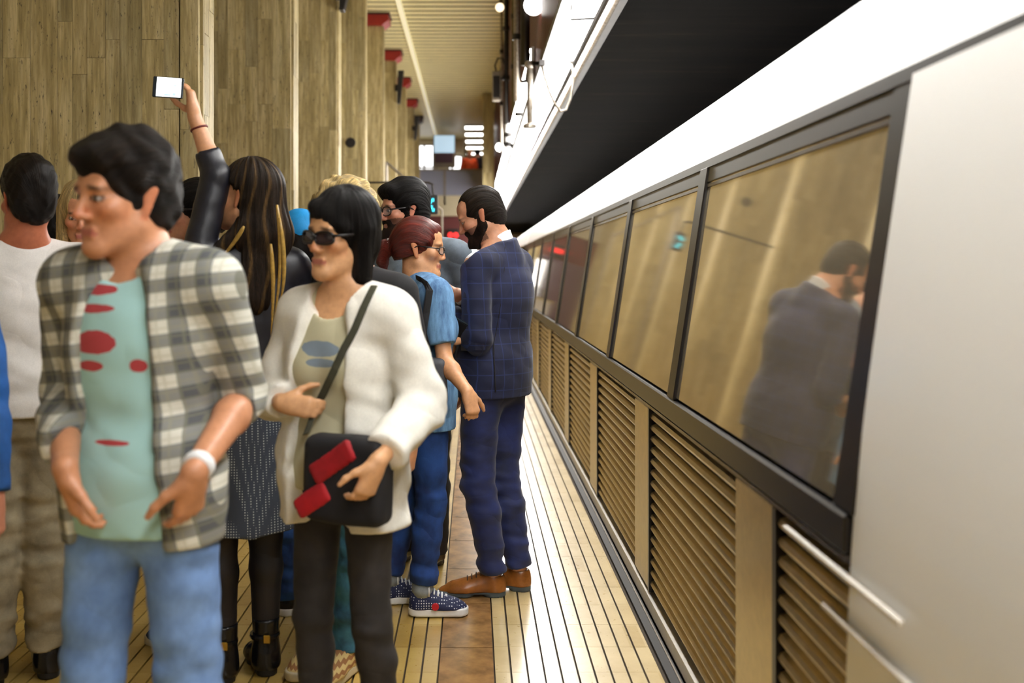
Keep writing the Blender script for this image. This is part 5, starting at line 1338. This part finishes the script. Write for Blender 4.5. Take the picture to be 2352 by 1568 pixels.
# ------------------------------------------------------------------ 12 to 14 others in the crowd
N_ = Person('small', -0.46, 5.35, 1.60, (-0.1, -1), 'short dark-haired woman in a blue top, small face left of the red ponytail', head=px(884, 590, 5.30), head_face=(0.2, -0.98), pitch=4, female=True, fine=0.0055, res=0.012, hs=1.0, skin=(188, 140, 108))
N_.make_body(); N_.top(M['bright_blue'], infl=0.015, sleeve=0.97, hem=0.85, neck_drop=0.0); N_.trousers(M['black_denim'], res=0.012)
for sd in 'LR': N_.shoe(sd, 'dress', M['black_leather'], M['black_rubber'])
f = N_.hair_field(0.19, 0.05); N_.skull_hair(f, 0.018, front=0.058, nape=-0.15); N_.hcone(f, (0, 0.07, 0), (0, 0.06, -0.12), 0.06, 0.055, 0.03); N_.finish_hair(f, M['hair_black'], st_down)

O_ = Person('blue', -1.57, 2.68, 1.78, (0.15, -0.98), 'person in a royal blue long-sleeved top, only an arm and hand inside the left edge', fine=0.0055, res=0.011, hs=1.0, skin=(206, 140, 112),
            arms={'elL': px(-34, 900, 2.66), 'wrL': px(-16, 1140, 2.60), 'hdL': (0.08, -0.1, -0.98), 'pnL': (-0.9, 0.2, 0.0), 'curlL': 0.6})
O_.make_body(); O_.top(M['royal_blue'], infl=0.020, sleeve=1.0, hem=0.85, sl_r=0.060, cuff_r=0.044, wr=0.007); O_.trousers(M['black_denim'], res=0.012)
for sd in 'LR': O_.shoe(sd, 'sneaker', M['black_leather'], M['white_rubber'])
f = O_.hair_field(); O_.skull_hair(f, 0.012); O_.finish_hair(f, M['hair_dark'], st_crop)

Q_ = Person('back', -1.98, 4.75, 1.74, (-0.6, 0.8), 'dark-haired person behind the white T-shirt, a patch of hair over his shoulder', head=px(127, 515, 4.70), head_face=(-0.6, 0.8), fine=0.006, res=0.012, hs=1.0)
Q_.make_body(); Q_.top(M['black_cloth'], infl=0.02, sleeve=0.97, hem=0.85); Q_.trousers(M['black_denim'], res=0.013)
for sd in 'LR': Q_.shoe(sd, 'dress', M['black_leather'], M['black_rubber'])
f = Q_.hair_field(); Q_.skull_hair(f, 0.014); Q_.finish_hair(f, M['hair_black'], st_crop)

# mezzanine figures far off
def far_person(x, Y, z, H, face, label, topm, hairm):
    p = Person('far', x, Y, H, face, label, fine=0.010, res=0.018, skin=(196, 140, 108)); p.make_body(); p.top(topm, infl=0.02, sleeve=0.97, hem=0.85, res=0.018); p.trousers(M['black_denim'], res=0.018)
    f = Field(p.hc - 0.17, p.hc + 0.17, 0.010); p.skull_hair(f, 0.014); p.finish_hair(f, hairm, st_crop, amp=0.003)
    p.root.location.z = z; return p
far_person(px(1078, 0, 29.8)[0], 29.8, 3.30, 1.72, (0.3, -1), 'far-off person in orange behind the mezzanine parapet', M['orange_cloth'], M['hair_blond'])
far_person(px(1097, 0, 30.4)[0], 30.4, 3.30, 1.80, (0.5, 0.8), 'far-off person in black behind the mezzanine parapet', M['black_cloth'], M['hair_black'])
far_person(px(1110, 0, 31.0)[0] - 0.12, 30.9, 3.30, 1.68, (-0.5, -0.8), 'far-off person in red at the right end of the mezzanine parapet', M['red_cloth'], M['hair_dark'])

# ------------------------------------------------------------------ things carried
def soft_box(name, c, r, mat, parent, origin, Rm=None, wr=0.004, rd=0.03):
    f = Field(np.array(c) - max(r) - 0.06, np.array(c) + max(r) + 0.06, 0.008)
    c = np.array(c, float); ux, uy, uz = (np.eye(3) if Rm is None else Rm)
    X, Y, Z = f._xyz((slice(None),) * 3); x = X - c[0]; y = Y - c[1]; z = Z - c[2]
    a = np.abs(x*ux[0] + y*ux[1] + z*ux[2]) - r[0] + rd; b = np.abs(x*uy[0] + y*uy[1] + z*uy[2]) - r[1] + rd; d = np.abs(x*uz[0] + y*uz[1] + z*uz[2]) - r[2] + rd
    f.F = (np.sqrt(np.maximum(a, 0)**2 + np.maximum(b, 0)**2 + np.maximum(d, 0)**2) + np.minimum(np.maximum(np.maximum(a, b), d), 0) - rd).astype(np.float32)
    f.rough(lambda x, y, z: wr * wob(x, y, z, (20, 20, 20), 3))
    return link(name, f.mesh(name, origin), mat, parent)
# black and red bag of the woman in cream
bo = px(800, 1100, 2.62)
bag = empty('shoulder_bag', tuple(bo), 'black shoulder bag with red panels held low by the woman in cream', 'bag')
fx = unit(V3(-0.45, -0.89, 0)); lx = V3(0.89, -0.45, 0)
soft_box('pouch', bo, (0.125, 0.045, 0.115), M['black_cloth'], bag, bo, np.array([lx, -fx, (0, 0, 1)]))
for dx, dz, ln_, th_ in ((-0.02, 0.05, 0.075, 0.020), (-0.085, -0.055, 0.06, 0.018)):
    soft_box('red_panel', bo + fx*0.042 + lx*dx + V3(0, 0, dz), (ln_, 0.010, th_ + 0.010), M['red_cloth'], bag, bo, np.array([unit(lx + V3(0, 0, 0.65)), -fx, unit(V3(0, 0, 1) - lx*0.65)]), wr=0.003, rd=0.008)
st = []
for t in np.linspace(0, 1, 14):
    q_ = (872 - 142*t, 640 + 300*t)
    hits = [surf(o, *q_, 0.012) for o in (cj, tee)]; hits = [h for h in hits if h is not None]
    if hits: st.append(min(hits, key=lambda h: h[1]))
st = [p + D_.base - bo for p in st] + [-lx*0.13 + fx*0.01 + V3(0, 0, 0.11)]
st = [st[0]] + [(a + 2*b + c)/4 for a, b, c in zip(st, st[1:], st[2:])] + [st[-1]]
MB().tube(st, 0.012, 8, flat=fx).build('strap', M['strap_olive'], bag)
# grey bag behind the redhead
bo = px(984, 878, 3.98)
bag2 = empty('backpack', tuple(bo), 'small grey backpack hanging beside the red-haired woman', 'bag')
soft_box('pouch', bo, (0.075, 0.05, 0.10), M['grey_bag'], bag2, bo, wr=0.003)
soft_box('front_pocket', bo + V3(0.01, -0.05, -0.03), (0.05, 0.03, 0.055), M['black_cloth'], bag2, bo, wr=0.002)
st = on_surf(sh, [(958, 640), (968, 645), (980, 655), (988, 668)], 0.005); st = [p + B_.base - bo for p in st]
if len(st) > 1: MB().tube(st + [V3(-0.02, -0.02, 0.2), V3(0, 0, 0.12)], 0.014, 8, flat=(0, 1, 0.3)).build('strap', M['black_cloth'], bag2)
# dark phone between the two
bo = px(1053, 756, 4.27)
ph = empty('smartphone', tuple(bo), 'dark smartphone held between the red-haired woman and the suited man', 'phone')
ph.rotation_euler = (math.radians(25), math.radians(28), math.radians(-15))
MB().box(-0.036, 0.036, -0.005, 0.005, -0.05, 0.05).build('case', M['glass_black'], ph, bevel=0.004)
MB().box(-0.031, 0.031, -0.0062, -0.005, -0.043, 0.043).build('screen', M['metal_dark'], ph)
